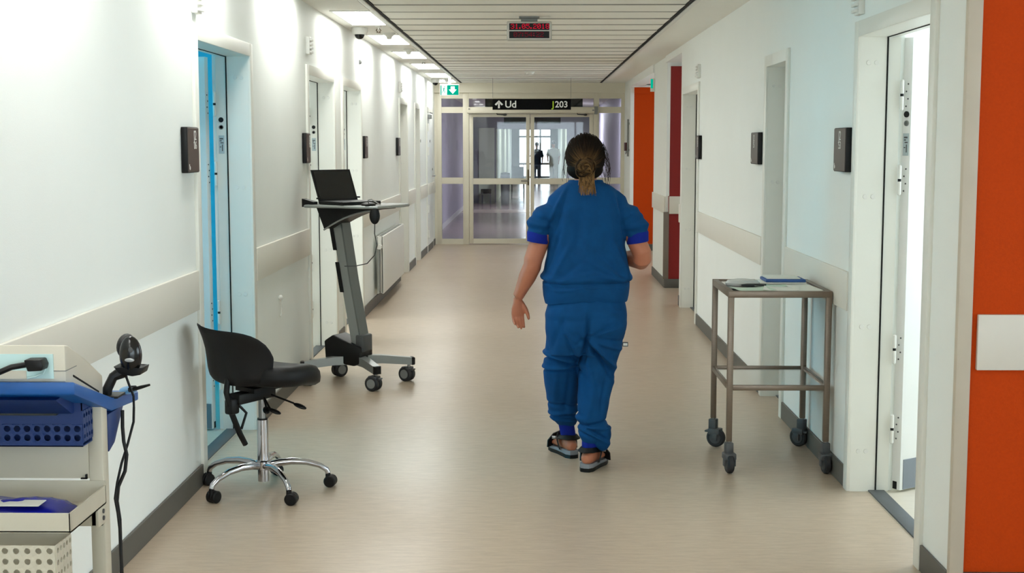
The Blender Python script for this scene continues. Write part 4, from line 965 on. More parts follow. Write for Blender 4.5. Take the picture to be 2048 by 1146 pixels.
MB().tube([(-1.175, yA-.006, 1.062), (-1.18, yA-.008, 1.05), (-1.20, yA-.008, 1.042), (-1.22, yA-.006, 1.038)], .003, 6).build('ground_wire', 'teal', t)
# barcode scanner in its cradle
def at3(u, v, Y):      # place small parts of the scanner from measured offsets (metres) about its post
    return Vector((u, Y, v))
sx, sy, sz = -1.075, 3.545, .99
t = thing('barcode_scanner', (sx-.03, sy, .925), 'black hand scanner standing in a cradle on the blue tray', 'scanner')
MB().tube([(-1.128, 3.52, .936), (-1.126, 3.52, .955), (-1.113, 3.53, .985), (-1.085, 3.54, 1.0)], [.012, .013, .013, .018], 10).build('cradle_arm', 'black', t)
MB().box(-1.155, -1.09, 3.49, 3.56, .9335, .940, .002).build('cradle_base', 'black', t)
MB().prism([(-1.11, 1.015), (-1.095, .995), (-1.06, .988), (-1.037, .992), (-1.03, 1.012), (-1.045, 1.008), (-1.09, 1.012)], 'y', 3.52, 3.585, .003).build('cradle_cup', 'black', t)
MB().ell((-1.066, 3.535, 1.043), (.030, .022, .052), n=22, m=14).build('handle_body', mat('scanner_gloss', (12, 12, 13), .2), t)
MB().ell((-1.097, 3.60, 1.058), (.021, .055, .033), n=20, m=12).build('scan_head', 'blackmat', t)
MB().ell((-1.063, 3.5135, 1.033), (.013, .002, .0055), n=16, m=8).build('logo_plate', mat('logo_silver', (170, 172, 172), .3, metal=.5), t)
MB().ell((-1.060, 3.514, 1.06), (.006, .002, .008), n=12, m=6).build('trigger_light', 'dgrey', t)
MB().tube([(-1.082, 3.535, .992), (-1.075, 3.54, .965), (-1.066, 3.55, .93), (-1.066, 3.55, .90)], .0035, 6).build('cable_tail', 'black', t)
for k, (lab, pts) in enumerate((
    ('black cable hanging in a curve from the scanner beside the cart', [(-1.066, 3.55, .90), (-1.068, 3.55, .86), (-1.083, 3.54, .80), (-1.098, 3.53, .75), (-1.108, 3.52, .70), (-1.112, 3.51, .66), (-1.106, 3.51, .62), (-1.10, 3.51, .55), (-1.10, 3.5, .40), (-1.09, 3.5, .2), (-1.08, 3.52, .06)]),
    ('thicker black cable hanging straight under the tray corner', [(-1.091, 3.53, .895), (-1.092, 3.53, .85), (-1.090, 3.53, .81), (-1.083, 3.53, .775), (-1.089, 3.53, .73), (-1.105, 3.52, .69), (-1.110, 3.52, .65), (-1.104, 3.52, .60), (-1.104, 3.52, .5), (-1.10, 3.52, .3), (-1.085, 3.54, .06)]))):
    o = MB().tube(pts, .0035 if k == 0 else .005, 8).build('cable', 'black'); tag(o, lab, 'cable')
t = thing('pen', (-1.09, 3.56, .935), 'black pen lying across the blue tray under the scanner', 'pen')
MB().tube([(-1.086, 3.575, .940), (-1.06, 3.60, .945), (-1.038, 3.61, .950)], [.005, .005, .003], 8).build('barrel', 'black', t); MB().tube([(-1.086, 3.572, .944), (-1.080, 3.575, .951), (-1.072, 3.59, .949), (-1.070, 3.60, .942)], .003, 6).build('clip', 'black', t)
o = MB().ell((-1.098, 3.61, .935), (.024, .035, .010), n=16, m=8).build('blue_case', mat('pale_blue_plastic', (96, 156, 206), .3)); tag(o, 'small pale blue plastic case behind the scanner cradle', 'case')
# wipes packet on the lower tray
t = thing('wipes_packet', (-1.30, 3.27, z0+.004), 'shiny dark blue packet lying in the lower cart tray', 'packet')
rings = []
for i in range(12):
    q_ = i/11; x = -1.48+.335*q_; e = math.sin(PI*q_)**.35 if 0 < q_ < 1 else .12
    rings.append([(x, 3.26+.075*math.cos(a_)*(.9+.1*math.sin(q_*9)), z0+.008+.040*e*max(0, math.sin(a_))**.6*(1+.12*math.sin(q_*14+a_*3))+.0015*math.sin(a_)) for a_ in [2*PI*k_/20 for k_ in range(20)]])
MB().loft(rings).build('film', 'pl_blue', t, 60)
MB().box(-1.42, -1.20, 3.195, 3.25, z0+.046, z0+.0485, .001, 1).build('label', 'paper', t)
# ------------------------------------------------------------------ people
def ering(c, rx, ry, n=28, e=2.0, tilt=None, z=None):
    c = Vector(c); r = []
    for k in range(n):
        a = 2*PI*k/n
        v = Vector((math.copysign(abs(math.cos(a))**(2/e), math.cos(a))*rx, math.copysign(abs(math.sin(a))**(2/e), math.sin(a))*ry, 0))
        if tilt is not None: v = tilt @ v
        r.append(c+v)
    return r
def fused(mb, voxel, smooth=4, fac=.5):
    """overlapping closed volumes -> one continuous surface"""
    me = bpy.data.meshes.new('tmp'); bmesh.ops.recalc_face_normals(mb.bm, faces=mb.bm.faces); mb.bm.to_mesh(me); mb.bm.free()
    ob = bpy.data.objects.new('tmp', me); COL.objects.link(ob)
    r = ob.modifiers.new('r', 'REMESH'); r.mode = 'VOXEL'; r.voxel_size = voxel
    if smooth:
        s = ob.modifiers.new('s', 'SMOOTH'); s.iterations = smooth; s.factor = fac
    dg = bpy.context.evaluated_depsgraph_get()
    out = bpy.data.meshes.new_from_object(ob.evaluated_get(dg)); bpy.data.objects.remove(ob); bpy.data.meshes.remove(me)
    out.shade_smooth(); return out
def displace(me, fn):
    n = len(me.vertices); co = np.empty(n*3, np.float32); no = np.empty(n*3, np.float32)
    me.vertices.foreach_get('co', co); me.vertices.foreach_get('normal', no)
    co = co.reshape(-1, 3); no = no.reshape(-1, 3); d = fn(co, no)
    co = co+no*d[:, None]; me.vertices.foreach_set('co', co.ravel()); me.update()
def fold(co, no, cx, cz, ang, width, length, amp, back=None, curve=0.0):
    """a cloth ridge/valley lying along direction ang (degrees from +x) in the x-z plane"""
    a = math.radians(ang); dx, dz = co[:, 0]-cx, co[:, 2]-cz
    s = dx*math.cos(a)+dz*math.sin(a); d = -dx*math.sin(a)+dz*math.cos(a)-curve*s*s
    g = np.exp(-(d/width)**2)*np.exp(-(np.abs(s)/length)**3)*amp
    if back is not None: g = g*np.clip(.5-back*no[:, 1]*1.2, 0, 1)
    return g
def put(name, me, m, parent):
    me.materials.clear(); me.materials.append(M[m] if isinstance(m, str) else m)
    o = bpy.data.objects.new(name, me); return link(o, parent)

PX, PY = .27, 6.62
wom = thing('person', (PX, PY, 0), 'person in blue scrubs with low hair bun walking away down the corridor', 'person', absolute=False)
# --- body: head, neck, torso core, arms with hands, lower legs and feet, fused into one surface
b = MB()
HC = Vector((-.010, .012, 1.545))
b.ell(HC, (.074, .094, .105), n=28, m=18)
b.ell(HC+Vector((0, .035, -.055)), (.058, .068, .066), n=24, m=14)           # jaw
b.ell(HC+Vector((0, .098, -.028)), (.013, .020, .020), n=12, m=8)            # nose
b.ell(HC+Vector((0, .090, -.078)), (.024, .010, .008), n=12, m=8)            # lips
b.ell(HC+Vector((0, .088, -.10)), (.018, .014, .014), n=12, m=8)             # chin
for s in (-1, 1):
    b.ell(HC+Vector((s*.074, .0, -.02)), (.009, .020, .030), n=12, m=8)      # ears
    b.ell(HC+Vector((s*.030, .080, .012)), (.020, .012, .010), n=12, m=8)    # brow
b.loft([ering((-.008, -.005, 1.36), .065, .065), ering((-.008, .0, 1.43), .054, .056), ering((-.008, .006, 1.50), .054, .058)])
b.loft([ering((0, .01, .70), .15, .11), ering((0, .01, .95), .17, .12), ering((0, .01, 1.2), .16, .10), ering((0, .01, 1.33), .14, .085), ering((0, .005, 1.39), .07, .06)])
LSH, LEL, LWR = Vector((-.192, .005, 1.265)), Vector((-.268, -.02, 1.005)), Vector((-.338, .01, .852))
b.tube([LSH, LSH.lerp(LEL, .55), LEL+Vector((.004, -.004, .03)), LEL, LEL.lerp(LWR, .35), LEL.lerp(LWR, .75), LWR], [.052, .048, .046, .045, .043, .032, .027], 20)
RSH, REL, RWR = Vector((.198, .005, 1.265)), Vector((.270, -.015, 1.04)), Vector((.165, .225, 1.03))
b.tube([RSH, RSH.lerp(REL, .55), REL+Vector((0, -.005, .03)), REL, REL.lerp(RWR, .12)+Vector((.012, 0, -.008)), REL.lerp(RWR, .4), REL.lerp(RWR, .8), RWR], [.052, .048, .047, .046, .045, .042, .031, .026], 20)
b.ell(LEL+Vector((0, -.03, 0)), (.020, .018, .022), n=12, m=8)
def hand(b, W, D, N, T, curl, sp=1.0, ws=1.0):
    """W wrist, D pointing to the fingertips, N palm normal (towards the palm side), T towards the thumb"""
    D = D.normalized(); T = (T-D*T.dot(D)).normalized(); N = D.cross(T) if D.cross(T).dot(N) > 0 else T.cross(D)
    rings = []
    for s_, w, th in ((-.01, .024, .019), (.015, .028, .017), (.045, .038, .016), (.072, .041, .0145), (.088, .038, .011)):
        c = W+D*s_; rings.append([c+T*math.cos(2*PI*k/16)*w*ws+N*math.sin(2*PI*k/16)*th for k in range(16)])
    b.loft(rings)
    for off, ln, r, cu in ((.030, .066, .0088, .8), (.010, .074, .0090, .9), (-.010, .070, .0088, 1.05), (-.029, .055, .0078, 1.25)):
        off *= ws; p = W+D*.078+T*off; d = (D+T*off*1.6*sp).normalized(); pts = [W+D*.055+T*off*.9, p]; rr = [r*1.05, r*1.08]; a = 0
        for q_, sg in enumerate((.44, .31, .25)):
            a += curl*cu*(.45, .55, .40)[q_]; dd = d*math.cos(a)+N*math.sin(a); p = p+dd*ln*sg; pts.append(p); rr.append(r*(1.0, .94, .70)[q_])
        b.tube(pts, rr, 10); b.ell(pts[-1], (rr[-1],)*3, n=10, m=8)
    p = W+D*.022+T*.026*ws; pts = [W+D*.012+T*.012, p]; rr = [.014, .0135]
    for dd, l_, r_ in ((D*.75+T*.62*ws*ws+N*.25, .036, .0115), (D*.92+T*.28+N*.35, .028, .0098), (D*.98+T*.12+N*.3, .020, .0072)):
        p = p+dd.normalized()*l_; pts.append(p); rr.append(r_)
    b.tube(pts, rr, 10); b.ell(pts[-1], (.0072,)*3, n=10, m=8)
hand(b, LWR+Vector((-.002, .0, -.012)), Vector((.0, .05, -1)), Vector((.12, -1, 0)), Vector((1, .35, 0)), .62, .1, .84)
hand(b, RWR+Vector((-.010, .012, 0)), Vector((-.62, .75, .08)), Vector((-.1, -.1, 1)), Vector((.75, .6, .2)), .5)
# legs and feet: left steps ahead, right carries
LA, RA = Vector((-.080, .235, .105)), Vector((.018, -.055, .105))
b.tube([(-.09, .02, .80), (-.115, .10, .46), (-.106, .185, .28), (-.094, .222, .19), LA], [.085, .058, .046, .036, .034], 18)
b.tube([(.08, .0, .80), (.050, .01, .46), (.030, -.03, .28), RA], [.085, .058, .046, .034], 18)
FD = (Vector((-.40, .92, 0)).normalized(), Vector((.38, .925, 0)).normalized())
def foot(b, A, d):
    n_ = Vector((d.y, -d.x, 0)); rings = []
    for s_, w, zc, h in ((-.062, .018, .06, .020), (-.045, .030, .062, .032), (-.01, .034, .072, .045), (.05, .036, .066, .036), (.10, .042, .055, .024), (.14, .044, .048, .017), (.17, .036, .045, .012), (.185, .018, .044, .008)):
        c = Vector((A.x, A.y, 0))+d*s_; rings.append([c+n_*math.cos(2*PI*k/16)*w+Vector((0, 0, zc+math.sin(2*PI*k/16)*h)) for k in range(16)])
    b.loft(rings)
    for q_ in range(5):
        off = (-.030+q_*.015); p = Vector((A.x, A.y, .045))+d*(.158+.012*(1-abs(q_-1.4)/3))+n_*off*(1.15); b.ell(p, (.009, .012, .009), n=8, m=6)
foot(b, LA, FD[0]); foot(b, RA, FD[1])
body = fused(b, .0045, 3)
put('body', body, 'skin', wom)
# eyes
for s in (-1, 1): MB().ell(HC+Vector((s*.030, .085, -.002)), (.010, .008, .008), n=12, m=8).build('eye', mat('eye', (60, 46, 36), .2), wom)

# --- scrub top
b = MB()
top_rings = [(.835, -.003, .004, .196, .150), (.870, -.003, .004, .205, .156), (.915, -.002, .004, .216, .160), (.945, -.003, .004, .222, .160), (.985, -.002, .006, .212, .152), (1.04, -.001, .008, .201, .142), (1.10, -.001, .010, .191, .132), (1.17, 0, .012, .194, .128), (1.24, .001, .012, .201, .125), (1.30, .002, .010, .203, .118), (1.345, .001, .006, .188, .105), (1.375, -.002, .002, .158, .092), (1.402, -.006, -.002, .118, .080), (1.420, -.008, -.003, .085, .070)]
b.loft([ering((cx_, cy_, z), rx, ry, 40, 2.25) for z, cx_, cy_, rx, ry in top_rings])
def sleeve(s, c, shoulder):
    tl = Matrix.Rotation(s*-.22, 3, 'Y')
    pts = [(s*.110, .008, 1.298, .076), (s*.150, .008, 1.285, .081), (s*.184, .006, 1.258, .080), (s*.212, .003, 1.235, .071), (c*.97, -.002, 1.20, .065), (c, -.006, 1.168, .057), (c+s*.002, -.008, 1.15, .053)]
    b.loft([ering((x, y, z), r, r*1.05, 28, 2.0, tl) for x, y, z, r in pts])
sleeve(-1, -.237, (-.14, 1.315)); sleeve(1, .244, (.14, 1.32))
top = fused(b, .006, 5)
rnd = random.Random(4)
def top_d(co, no):
    d = np.zeros(len(co), np.float32); x, y, z = co[:, 0], co[:, 1], co[:, 2]
    # gathered waist line above the hem band
    zl = .945-.012*np.cos(x*9)+.010*np.sin(x*17+1); d += -.011*np.exp(-((z-zl+.012)/.008)**2)*(z < 1.05)
    d += .008*np.exp(-((z-zl-.012)/.016)**2)
    for cx_, cz_, an, w, ln, am in ((-.13, 1.03, 62, .016, .12, .007), (-.165, 1.08, 70, .012, .10, -.006), (-.08, 1.00, 40, .018, .10, -.005), (.06, 1.02, -20, .02, .14, .004), (.13, 1.0, -45, .016, .10, -.006), (.155, 1.06, -62, .013, .12, .006), (.10, .985, -25, .014, .10, .005),
        (-.15, 1.30, 62, .010, .10, .006), (-.135, 1.26, 74, .010, .10, -.006), (-.11, 1.20, 80, .018, .12, .004), (.165, 1.24, 100, .010, .12, -.006), (.15, 1.28, 112, .012, .10, .005), (.12, 1.16, 96, .02, .14, .004), (0, 1.12, 92, .03, .16, .004), (-.05, 1.16, 82, .022, .14, -.003), (.05, 1.3, 94, .03, .12, .003),
        (-.05, .965, 12, .010, .10, .004), (.10, .955, -14, .010, .09, .004), (-.10, .90, 8, .012, .08, .003), (.06, .89, -6, .014, .10, -.003)):
        d += fold(co, no, cx_, cz_, an, w*.9, ln, am*1.8, back=1)
    # sleeve rings
    for sx, cz_, an, am in ((-.245, 1.245, -18, -.009), (-.25, 1.215, -12, .008), (-.25, 1.19, -6, -.007), (-.23, 1.28, -30, .006), (.25, 1.235, 16, -.008), (.255, 1.205, 10, .008), (.255, 1.18, 4, -.006), (.225, 1.28, 34, .006), (.235, 1.26, 26, -.006)):
        d += fold(co, no, sx, cz_, an, .010, .07, am*.75)
    d += .0016*np.sin(x*60+z*31)*np.sin(z*47-x*23)
    return d
displace(top, top_d)
put('scrub_top', top, 'scrub', wom)
# hem band: open skirt ring with slightly raised middle at the back
hem = MB(); rings = []
for z, o_, rx, ry in ((.93, 0, .213, .158), (.90, 0, .212, .158), (.862, .4, .209, .157), (.838, 1, .205, .154), (.832, 1, .203, .152), (.836, 1, .199, .148), (.86, .6, .197, .146)):
    r = ering((-.003, .004, z), rx, ry, 64, 2.25)
    for p in r:
        if p.y < .0: p.z += o_*(.030*math.exp(-((p.x-.03)/.11)**2)-.006+.004*math.sin(p.x*40))
        p.x *= 1+.012*math.sin(p.y*40+z*30)
    rings.append(r)
hem.loft(rings, cap=False).build('hem_band', 'scrub', wom, 60)
# back seam of the band
for s, c in ((-1, -.238), (1, .246)):
    tl = Matrix.Rotation(s*-.16, 3, 'Y'); cf = MB()
    cf.loft([ering((c-s*.001, -.006, 1.172), .0545, .057, 28, 2, tl), ering((c, -.008, 1.165), .0565, .059, 28, 2, tl), ering((c+s*.002, -.010, 1.132), .0545, .057, 28, 2, tl), ering((c+s*.003, -.010, 1.122), .0535, .056, 28, 2, tl), ering((c+s*.003, -.010, 1.124), .0505, .053, 28, 2, tl), ering((c+s*.002, -.010, 1.15), .050, .052, 28, 2, tl)], cap=False)
    cf.build('sleeve_cuff', 'cuff', wom, 60)
MB().loft([ering((-.008, -.003, 1.412), .089, .074, 36), ering((-.008, -.003, 1.424), .085, .071, 36), ering((-.008, -.003, 1.428), .080, .066, 36), ering((-.008, -.003, 1.420), .077, .063, 36)], cap=False).build('collar', 'scrub', wom, 60)

# --- trousers
b = MB()
b.loft([ering((0, .0, .885), .172, .135, 36, 2.2), ering((-.001, -.002, .83), .190, .148, 36, 2.2), ering((-.002, -.008, .77), .203, .160, 36, 2.3), ering((-.004, -.010, .70), .200, .160, 36, 2.4), ering((-.008, -.004, .63), .186, .148, 36, 2.5), ering((-.012, .0, .575), .172, .13, 36, 2.6)])
b.loft([ering((-.095, .005, .68), .102, .125, 28, 2.2), ering((-.108, .03, .59), .094, .115, 28, 2.2), ering((-.122, .07, .51), .092, .108, 28, 2.2), ering((-.122, .10, .44), .090, .10, 28, 2.3), ering((-.116, .14, .35), .083, .092, 28, 2.3), ering((-.110, .18, .26), .077, .085, 28, 2.3), ering((-.100, .205, .215), .072, .078, 28, 2.2), ering((-.094, .22, .185), .058, .062, 28, 2.2), ering((-.088, .225, .165), .044, .048, 28, 2)])
b.loft([ering((.090, -.005, .68), .104, .13, 28, 2.2), ering((.072, -.005, .59), .098, .118, 28, 2.2), ering((.055, .0, .51), .090, .108, 28, 2.2), ering((.050, .0, .44), .088, .10, 28, 2.3), ering((.037, -.02, .35), .080, .092, 28, 2.3), ering((.028, -.035, .26), .074, .085, 28, 2.3), ering((.030, -.045, .21), .076, .078, 28, 2.2), ering((.032, -.05, .16), .062, .062, 28, 2.2), ering((.024, -.052, .135), .044, .046, 28, 2)])
b.ell((.066, -.050, .172), (.060, .055, .068), rot=Matrix.Rotation(.25, 3, 'Y'), n=20, m=14)
b.ell((.080, -.05, .140), (.040, .046, .050), n=18, m=12)
b.ell((-.022, -.06, .178), (.016, .03, .018), n=14, m=10)
b.ell((-.135, .20, .215), (.038, .05, .026), rot=Matrix.Rotation(-.3, 3, 'Y'), n=18, m=12)
pants = fused(b, .006, 5)
def pants_d(co, no):
    d = np.zeros(len(co), np.float32); x, y, z = co[:, 0], co[:, 1], co[:, 2]
    F_ = [(-.005, .66, 86, .012, .11, -.016, 1), (-.02, .60, 70, .010, .06, -.008, 1), (.03, .685, 28, .010, .09, -.007, 1), (.08, .70, 12, .012, .10, .005, 1), (-.06, .655, -40, .012, .08, .005, 1), (-.045, .60, -62, .013, .08, .006, 1), (-.07, .585, -68, .010, .07, -.006, 1),
          (-.14, .535, -12, .009, .10, -.013, 0), (-.13, .555, -14, .012, .10, .009, 0), (-.12, .505, 6, .010, .10, .008, 0), (-.14, .485, 3, .008, .09, -.010, 0), (-.10, .52, -24, .009, .07, -.007, 1),
          (.045, .585, -48, .010, .10, -.008, 1), (.06, .60, -46, .012, .11, .007, 1), (.075, .55, -52, .010, .11, -.008, 1), (.095, .56, -50, .012, .10, .007, 1), (.10, .50, -56, .010, .09, -.006, 1), (.13, .47, -75, .014, .08, .007, 1), (.12, .62, -20, .012, .08, .005, 1), (.11, .655, -12, .010, .09, -.004, 1), (.02, .47, -80, .015, .12, .005, 1), (.085, .40, 80, .014, .10, -.005, 1),
          (-.15, .40, 86, .016, .10, .004, 1), (-.09, .36, 84, .018, .12, -.005, 1), (-.12, .29, -6, .010, .09, -.006, 0), (-.11, .25, 8, .010, .09, .007, 0), (-.10, .228, 4, .008, .09, -.009, 0), (-.12, .205, -10, .008, .08, .006, 0),
          (.03, .235, 10, .008, .08, -.010, 0), (.05, .218, -8, .008, .09, .006, 0), (.045, .19, -30, .008, .07, -.007, 1), (.06, .165, -32, .010, .07, .005, 1), (-.01, .185, -20, .007, .05, -.006, 1), (.02, .34, 78, .016, .12, .004, 1), (0, .76, 4, .02, .2, -.003, 1), (-.14, .70, 70, .015, .1, -.004, 1)]
    for cx_, cz_, an, w, ln, am, bk in F_: d += fold(co, no, cx_, cz_, an, w*.9, ln, am*1.9, back=1 if bk else None)
    d += .0016*np.sin(x*55-z*27)*np.sin(z*41+x*33)
    return d
displace(pants, pants_d)
put('scrub_trousers', pants, 'scrub', wom)
for A, up_, top_ in ((LA, Vector((-.10, .205, .215)), .205), (RA, Vector((.022, -.05, .2)), .175)):
    cf = MB(); rg = []
    for z, r in ((top_, .042), (top_-.025, .041), (top_-.05, .040), (.108, .039), (.102, .038), (.108, .034)):
        q_ = (z-A.z)/(up_.z-A.z); c_ = A.lerp(up_, q_); c_.z = z; rg.append(ering(c_, r, r*1.1, 24))
    cf.loft(rg, cap=False).build('ankle_cuff', 'cuff', wom, 60)
tg = MB().box(.176, .204, -.045, -.041, .612, .634, .001, 1, rot=None).build('pocket_tag', 'dgrey', wom); MB().box(.180, .200, -.047, -.0445, .617, .629).build('tag_face', 'white', tg)
# --- sandals
for A, d, side in ((LA, FD[0], 'left'), (RA, FD[1], 'right')):
    n_ = Vector((d.y, -d.x, 0)); base = Vector((A.x, A.y, 0))
    def SPt(s_, o_, z): return base+d*s_+n_*o_+Vector((0, 0, z))
    out = [(-.075, 0), (-.070, .022), (-.045, .036), (.0, .036), (.06, .038), (.12, .048), (.165, .040), (.192, .015), (.195, 0), (.192, -.015), (.165, -.040), (.12, -.046), (.06, -.036), (0, -.036), (-.045, -.036), (-.070, -.022)]
    s = MB().loft([[SPt(a_, o_, z) for a_, o_ in out] for z in (.0, .019)]).build('sandal_sole', 'black', wom)
    MB().loft([[SPt(a_*.985, o_*.97, z_ if a_ < .03 else z_-.007) for a_, o_ in out] for z_ in (.019, .040)]).build('midsole', 'sole', s)
    def strap(name, pts, hw, th=.005):
        rings = []; P_ = [Vector(p) for p in pts]
        for i, p in enumerate(P_):
            tdir = (P_[min(i+1, len(P_)-1)]-P_[max(i-1, 0)]).normalized(); o2 = (p-(base+Vector((0, 0, .06)))); o2 -= tdir*o2.dot(tdir); o2.normalize(); wd = tdir.cross(o2).normalized()
            rings.append([p+wd*hw+o2*th, p-wd*hw+o2*th, p-wd*hw-o2*th*.2, p+wd*hw-o2*th*.2])
        return MB().loft(rings).build(name, 'blackmat', wom, 50)
    hs = [SPt(.03, .045, .095), SPt(-.02, .043, .104), SPt(-.052, .030, .106), SPt(-.068, 0, .106), SPt(-.052, -.030, .106), SPt(-.02, -.043, .104), SPt(.03, -.045, .095)]
    strap('heel_strap', hs, .013)
    strap('ankle_strap', [SPt(.012, .042, .035), SPt(.03, .048, .08), SPt(.045, .038, .112), SPt(.055, 0, .124), SPt(.045, -.038, .112), SPt(.03, -.048, .08), SPt(.012, -.042, .035)], .015)
    strap('toe_strap', [SPt(.115, .050, .03), SPt(.11, .050, .06), SPt(.10, .03, .085), SPt(.10, 0, .094), SPt(.10, -.03, .085), SPt(.11, -.050, .06), SPt(.115, -.050, .03)], .022)
    bk = MB().box(-.012, .012, -.004, .004, -.008, .008, .002); bk.build('buckle', 'steel', wom).location = SPt(.062, (.05 if side == 'right' else -.052), .088)

# --- hair: cap, strands drawn to a low bun, coils and loose ends
def hairmat():
    m = bpy.data.materials.new('brown_hair'); m.use_nodes = True; nt = m.node_tree; b_ = nt.nodes['Principled BSDF']
    at = nt.nodes.new('ShaderNodeAttribute'); at.attribute_name = 'tint'
    nt.links.new(at.outputs['Color'], b_.inputs['Base Color']); b_.inputs['Roughness'].default_value = .6; b_.inputs['Specular IOR Level'].default_value = .08
    return m
M['hair'] = hairmat()
DK, MD, LT = np.array(lin((20, 13, 8))), np.array(lin((68, 45, 25))), np.array(lin((170, 130, 82)))
def tint(me, fn):
    ca = me.color_attributes.new('tint', 'FLOAT_COLOR', 'POINT'); n = len(me.vertices); col = np.ones((n, 4), np.float32)
    co = np.empty(n*3, np.float32); me.vertices.foreach_get('co', co); col[:, :3] = fn(co.reshape(-1, 3)); ca.data.foreach_set('color', col.ravel())
HCC = Vector((-.010, -.002, 1.545)); HR = Vector((.096, .108, .112)); BUN = Vector((-.010, -.122, 1.492))
cap = MB()
cap.ell(HCC, (HR.x-.004, HR.y-.004, HR.z-.004), n=32, m=24)
cap.ell(HCC+Vector((-.002, -.010, -.065)), (.090, .085, .055), n=28, m=16)
cap.ell(BUN+Vector((0, .016, -.004)), (.042, .03, .036), n=20, m=12)
# keep the face clear
cm = fused(cap, .006, 3)
bmx = bmesh.new(); bmx.from_mesh(cm)
kill = [v for v in bmx.verts if (v.co.y > .050 and v.co.z < HCC.z+.055) or (v.co.z < 1.435 and v.co.y > -.02)]
bmesh.ops.delete(bmx, geom=kill, context='VERTS'); bmx.to_mesh(cm); bmx.free(); cm.shade_smooth()
tint(cm, lambda c: np.tile(DK, (len(c), 1)))
put('hair_cap', cm, 'hair', wom)
rnd = random.Random(11)
hs = MB(); info = []
def add_strand(pts, rr, t0, t1, base_):
    n0 = len(hs.bm.verts); hs.tube(pts, rr, 5); m_ = len(pts)
    for i in range(m_): info.extend([(base_, t0+(t1-t0)*i/(m_-1))]*5)
bd = Vector(((BUN.x-HCC.x)/HR.x, (BUN.y-HCC.y)/HR.y, (BUN.z-HCC.z)/HR.z)).normalized()
for k in range(560):
    a = 2*PI*k/560+rnd.uniform(-.02, .02)
    # start directions: a wide circle around the bun direction
    e1 = bd.cross(Vector((1, 0, 0))).normalized(); e2 = bd.cross(e1)
    spread = rnd.uniform(.9, 1.95)
    up = e1*math.cos(a)+e2*math.sin(a)
    if up.z < -.35: spread = min(spread, 1.05)
    wob = rnd.uniform(-.25, .25); pts = []; rr = []
    lift = rnd.uniform(-.003, .0022); ribbon = math.sin(a*9)*.002
    for i in range(13):
        q_ = i/12; th = spread*(1-q_)+.10*q_
        aa = wob*q_*(1-q_)
        d_ = (bd*math.cos(th)+(e1*math.cos(a+aa)+e2*math.sin(a+aa))*math.sin(th))
        p = HCC+Vector((d_.x*HR.x, d_.y*HR.y, d_.z*HR.z))*(1+lift*8*(q_*(1-q_)*4)+ribbon*6*(1-q_))
        if p.z < 1.47: p.x = HCC.x+(p.x-HCC.x)*1.02; p.y -= .004
        pts.append(p); rr.append(.0021*(1-.3*q_))
    if pts[0].y > .06 and pts[0].z < HCC.z+.03: continue
    add_strand(pts, rr, 0, 1, (rnd.random()*.5+.5*max(0, -up.x)*.6))
# bun: overlapping loops, then loose tail
for k in range(60):
    c = BUN+Vector((rnd.uniform(-.012, .012), rnd.uniform(-.012, .006), rnd.uniform(-.016, .010))); R_ = rnd.uniform(.016, .040); ax = Vector((rnd.uniform(-.4, .4), -1, rnd.uniform(-.5, .5))).normalized()
    u_ = ax.orthogonal().normalized(); w_ = ax.cross(u_); a0 = rnd.uniform(0, 6.28); pts = []
    for i in range(16):
        q_ = i/15; a_ = a0+q_*4.6; pts.append(c+(u_*math.cos(a_)*1.15+w_*math.sin(a_)*.92)*R_*(1-.12*q_)+ax*(.018+.010*math.sin(q_*PI)-.006*q_))
    t_ = rnd.uniform(.35, .8); add_strand(pts, [.0042]*16, t_, t_+.25, rnd.random())
for k in range(170):
    x0 = rnd.uniform(-.036, .040); sw = rnd.uniform(-.016, .022); ln = rnd.uniform(.06, .125); pts = []
    for i in range(9):
        q_ = i/8; pts.append(BUN+Vector((x0*(1-.25*q_)+sw*q_**1.5, -.012-.022*math.sin(q_*PI*.7)-.004*rnd.random(), -.012-ln*q_)))
    add_strand(pts, [.0022*(1-.55*i/8) for i in range(9)], .6, 1.05, rnd.random())
# flyaways at both sides
for k in range(34):
    s = -1 if k < 8 else 1; z0_ = rnd.uniform(1.46, 1.60); p0 = HCC+Vector((s*.092*math.sqrt(max(.1, 1-((z0_-HCC.z)/.115)**2)), rnd.uniform(-.03, .03), z0_-HCC.z)); ln = rnd.uniform(.05, .12); o_ = rnd.uniform(.008, .034); pts = []
    for i in range(8):
        q_ = i/7; pts.append(p0+Vector((s*(o_*math.sin(q_*2.2)), -.01*q_, -ln*q_+.02*(1-q_))))
    add_strand(pts, [.0009]*8, 0, .5, rnd.random())
me = hs.mesh('hair_strands', 60)
def strand_tint(c):
    a = np.array(info, np.float32); n = len(c); out = np.zeros((n, 3), np.float32)
    b_, t_ = a[:n, 0], np.clip(a[:n, 1], 0, 1)
    w = np.clip((t_-.45)*1.5, 0, 1)*(.15+.85*b_)
    w2 = np.clip(b_*.9-.2, 0, 1)
    base_ = DK[None]*(1-w2[:, None]*.5)+MD[None]*w2[:, None]*.5
    out = base_*(1-w[:, None])+LT[None]*w[:, None]
    return out
tint(me, strand_tint)
put('hair_strands', me, 'hair', wom)
o = wom.children[-1]; o['kind'] = 'stuff'
# sheet held in front
o = MB().box(-.10, .10, -.003, .003, -.13, .13, rot=Matrix.Translation((PX+.135, PY+.27, 1.05)) @ Matrix.Rotation(-.25, 4, 'Z') @ Matrix.Rotation(-.5, 4, 'X')).build('paper_sheet', 'paper'); tag(o, 'white paper sheet held in front by the walking woman', 'paper')

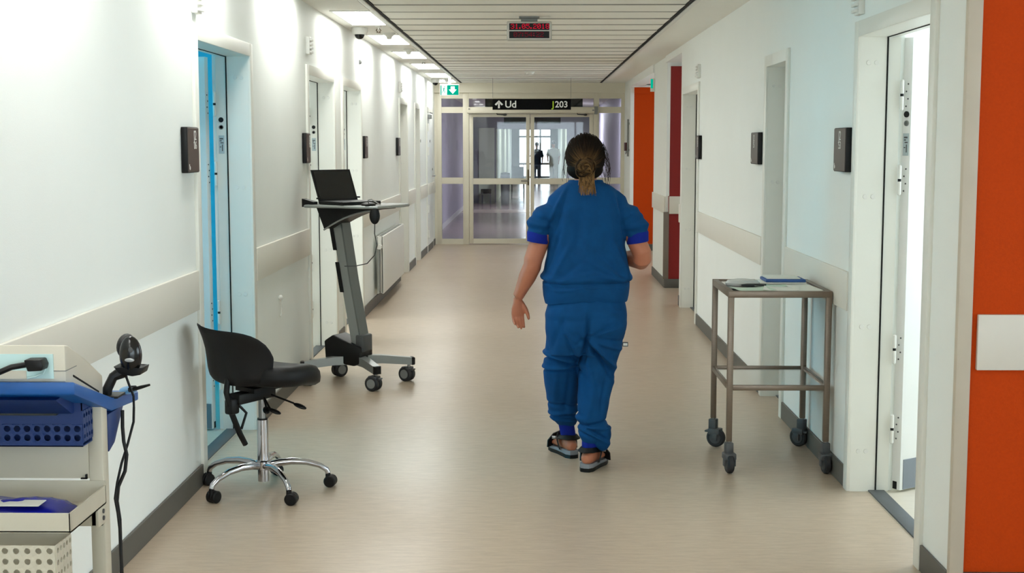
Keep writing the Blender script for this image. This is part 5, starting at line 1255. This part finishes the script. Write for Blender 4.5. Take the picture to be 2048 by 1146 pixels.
# --- two distant people in the far hall
def distant(x, y, h, top_m, leg_m, hair_m, lab, arm=.0):
    t = thing('person', (x, y, 0), lab, 'person', 'people in the far hall', absolute=False); k = h/1.7
    b = MB()
    b.ell((0, 0, 1.60*k), (.075*k, .09*k, .105*k), n=16, m=10)
    b.loft([ering((0, 0, 1.38*k), .055*k, .055*k, 14), ering((0, 0, 1.52*k), .05*k, .05*k, 14)])
    for s in (-1, 1):
        b.tube([(s*.19*k, 0, 1.36*k), (s*.235*k, -.01, 1.10*k), (s*.22*k, .06+arm, .86*k)], [.045*k, .038*k, .026*k], 10)
        b.ell((s*.22*k, .07+arm, .80*k), (.022*k, .03*k, .05*k), n=10, m=8); b.ell((s*.095*k, .06*k, .04*k), (.045*k, .12*k, .04*k), n=10, m=8)
        b.tube([(s*.095*k, 0, .85*k), (s*.095*k, 0, .06*k)], [.07*k, .04*k], 10)
    b.loft([ering((0, 0, .8*k), .14*k, .09*k, 16), ering((0, 0, 1.36*k), .15*k, .09*k, 16), ering((0, 0, 1.42*k), .06*k, .05*k, 16)])
    put('body', fused(b, .014, 2), 'skin', t)
    c = MB(); c.loft([ering((0, 0, z*k), rx*k, ry*k, 20, 2.3) for z, rx, ry in ((.78, .19, .13), (.95, .18, .125), (1.2, .19, .12), (1.36, .19, .105), (1.43, .09, .07))])
    for s in (-1, 1): c.tube([(s*.17*k, 0, 1.37*k), (s*.245*k, -.01, 1.10*k)], [.07*k, .058*k], 14)
    put('tunic', fused(c, .014, 2), top_m, t)
    c = MB(); c.loft([ering((0, 0, z*k), rx*k, ry*k, 20) for z, rx, ry in ((.92, .16, .11), (.8, .175, .12), (.72, .165, .11))])
    for s in (-1, 1): c.loft([ering((s*.09*k, 0, z*k), r*k, r*k*1.05, 14) for z, r in ((.78, .09), (.45, .075), (.08, .06))])
    put('trousers', fused(c, .014, 2), leg_m, t)
    MB().ell((0, -.015*k, 1.635*k), (.083*k, .095*k, .09*k), n=16, m=10).build('hair', hair_m, t)
hm = mat('dark_hair', (30, 26, 26), .5); wm = mat('white_tunic', (214, 216, 216), .8)
distant(.90, 57.0, 1.74, wm, wm, hm, 'distant person in white uniform in the far hall')
distant(.20, 56.0, 1.68, mat('black_cloth', (30, 32, 38), .8), mat('grey_cloth', (92, 94, 104), .8), hm, 'distant person in dark clothes beside the door post')

for o in bpy.data.objects:
    if '_abs' in o: del o['_abs']
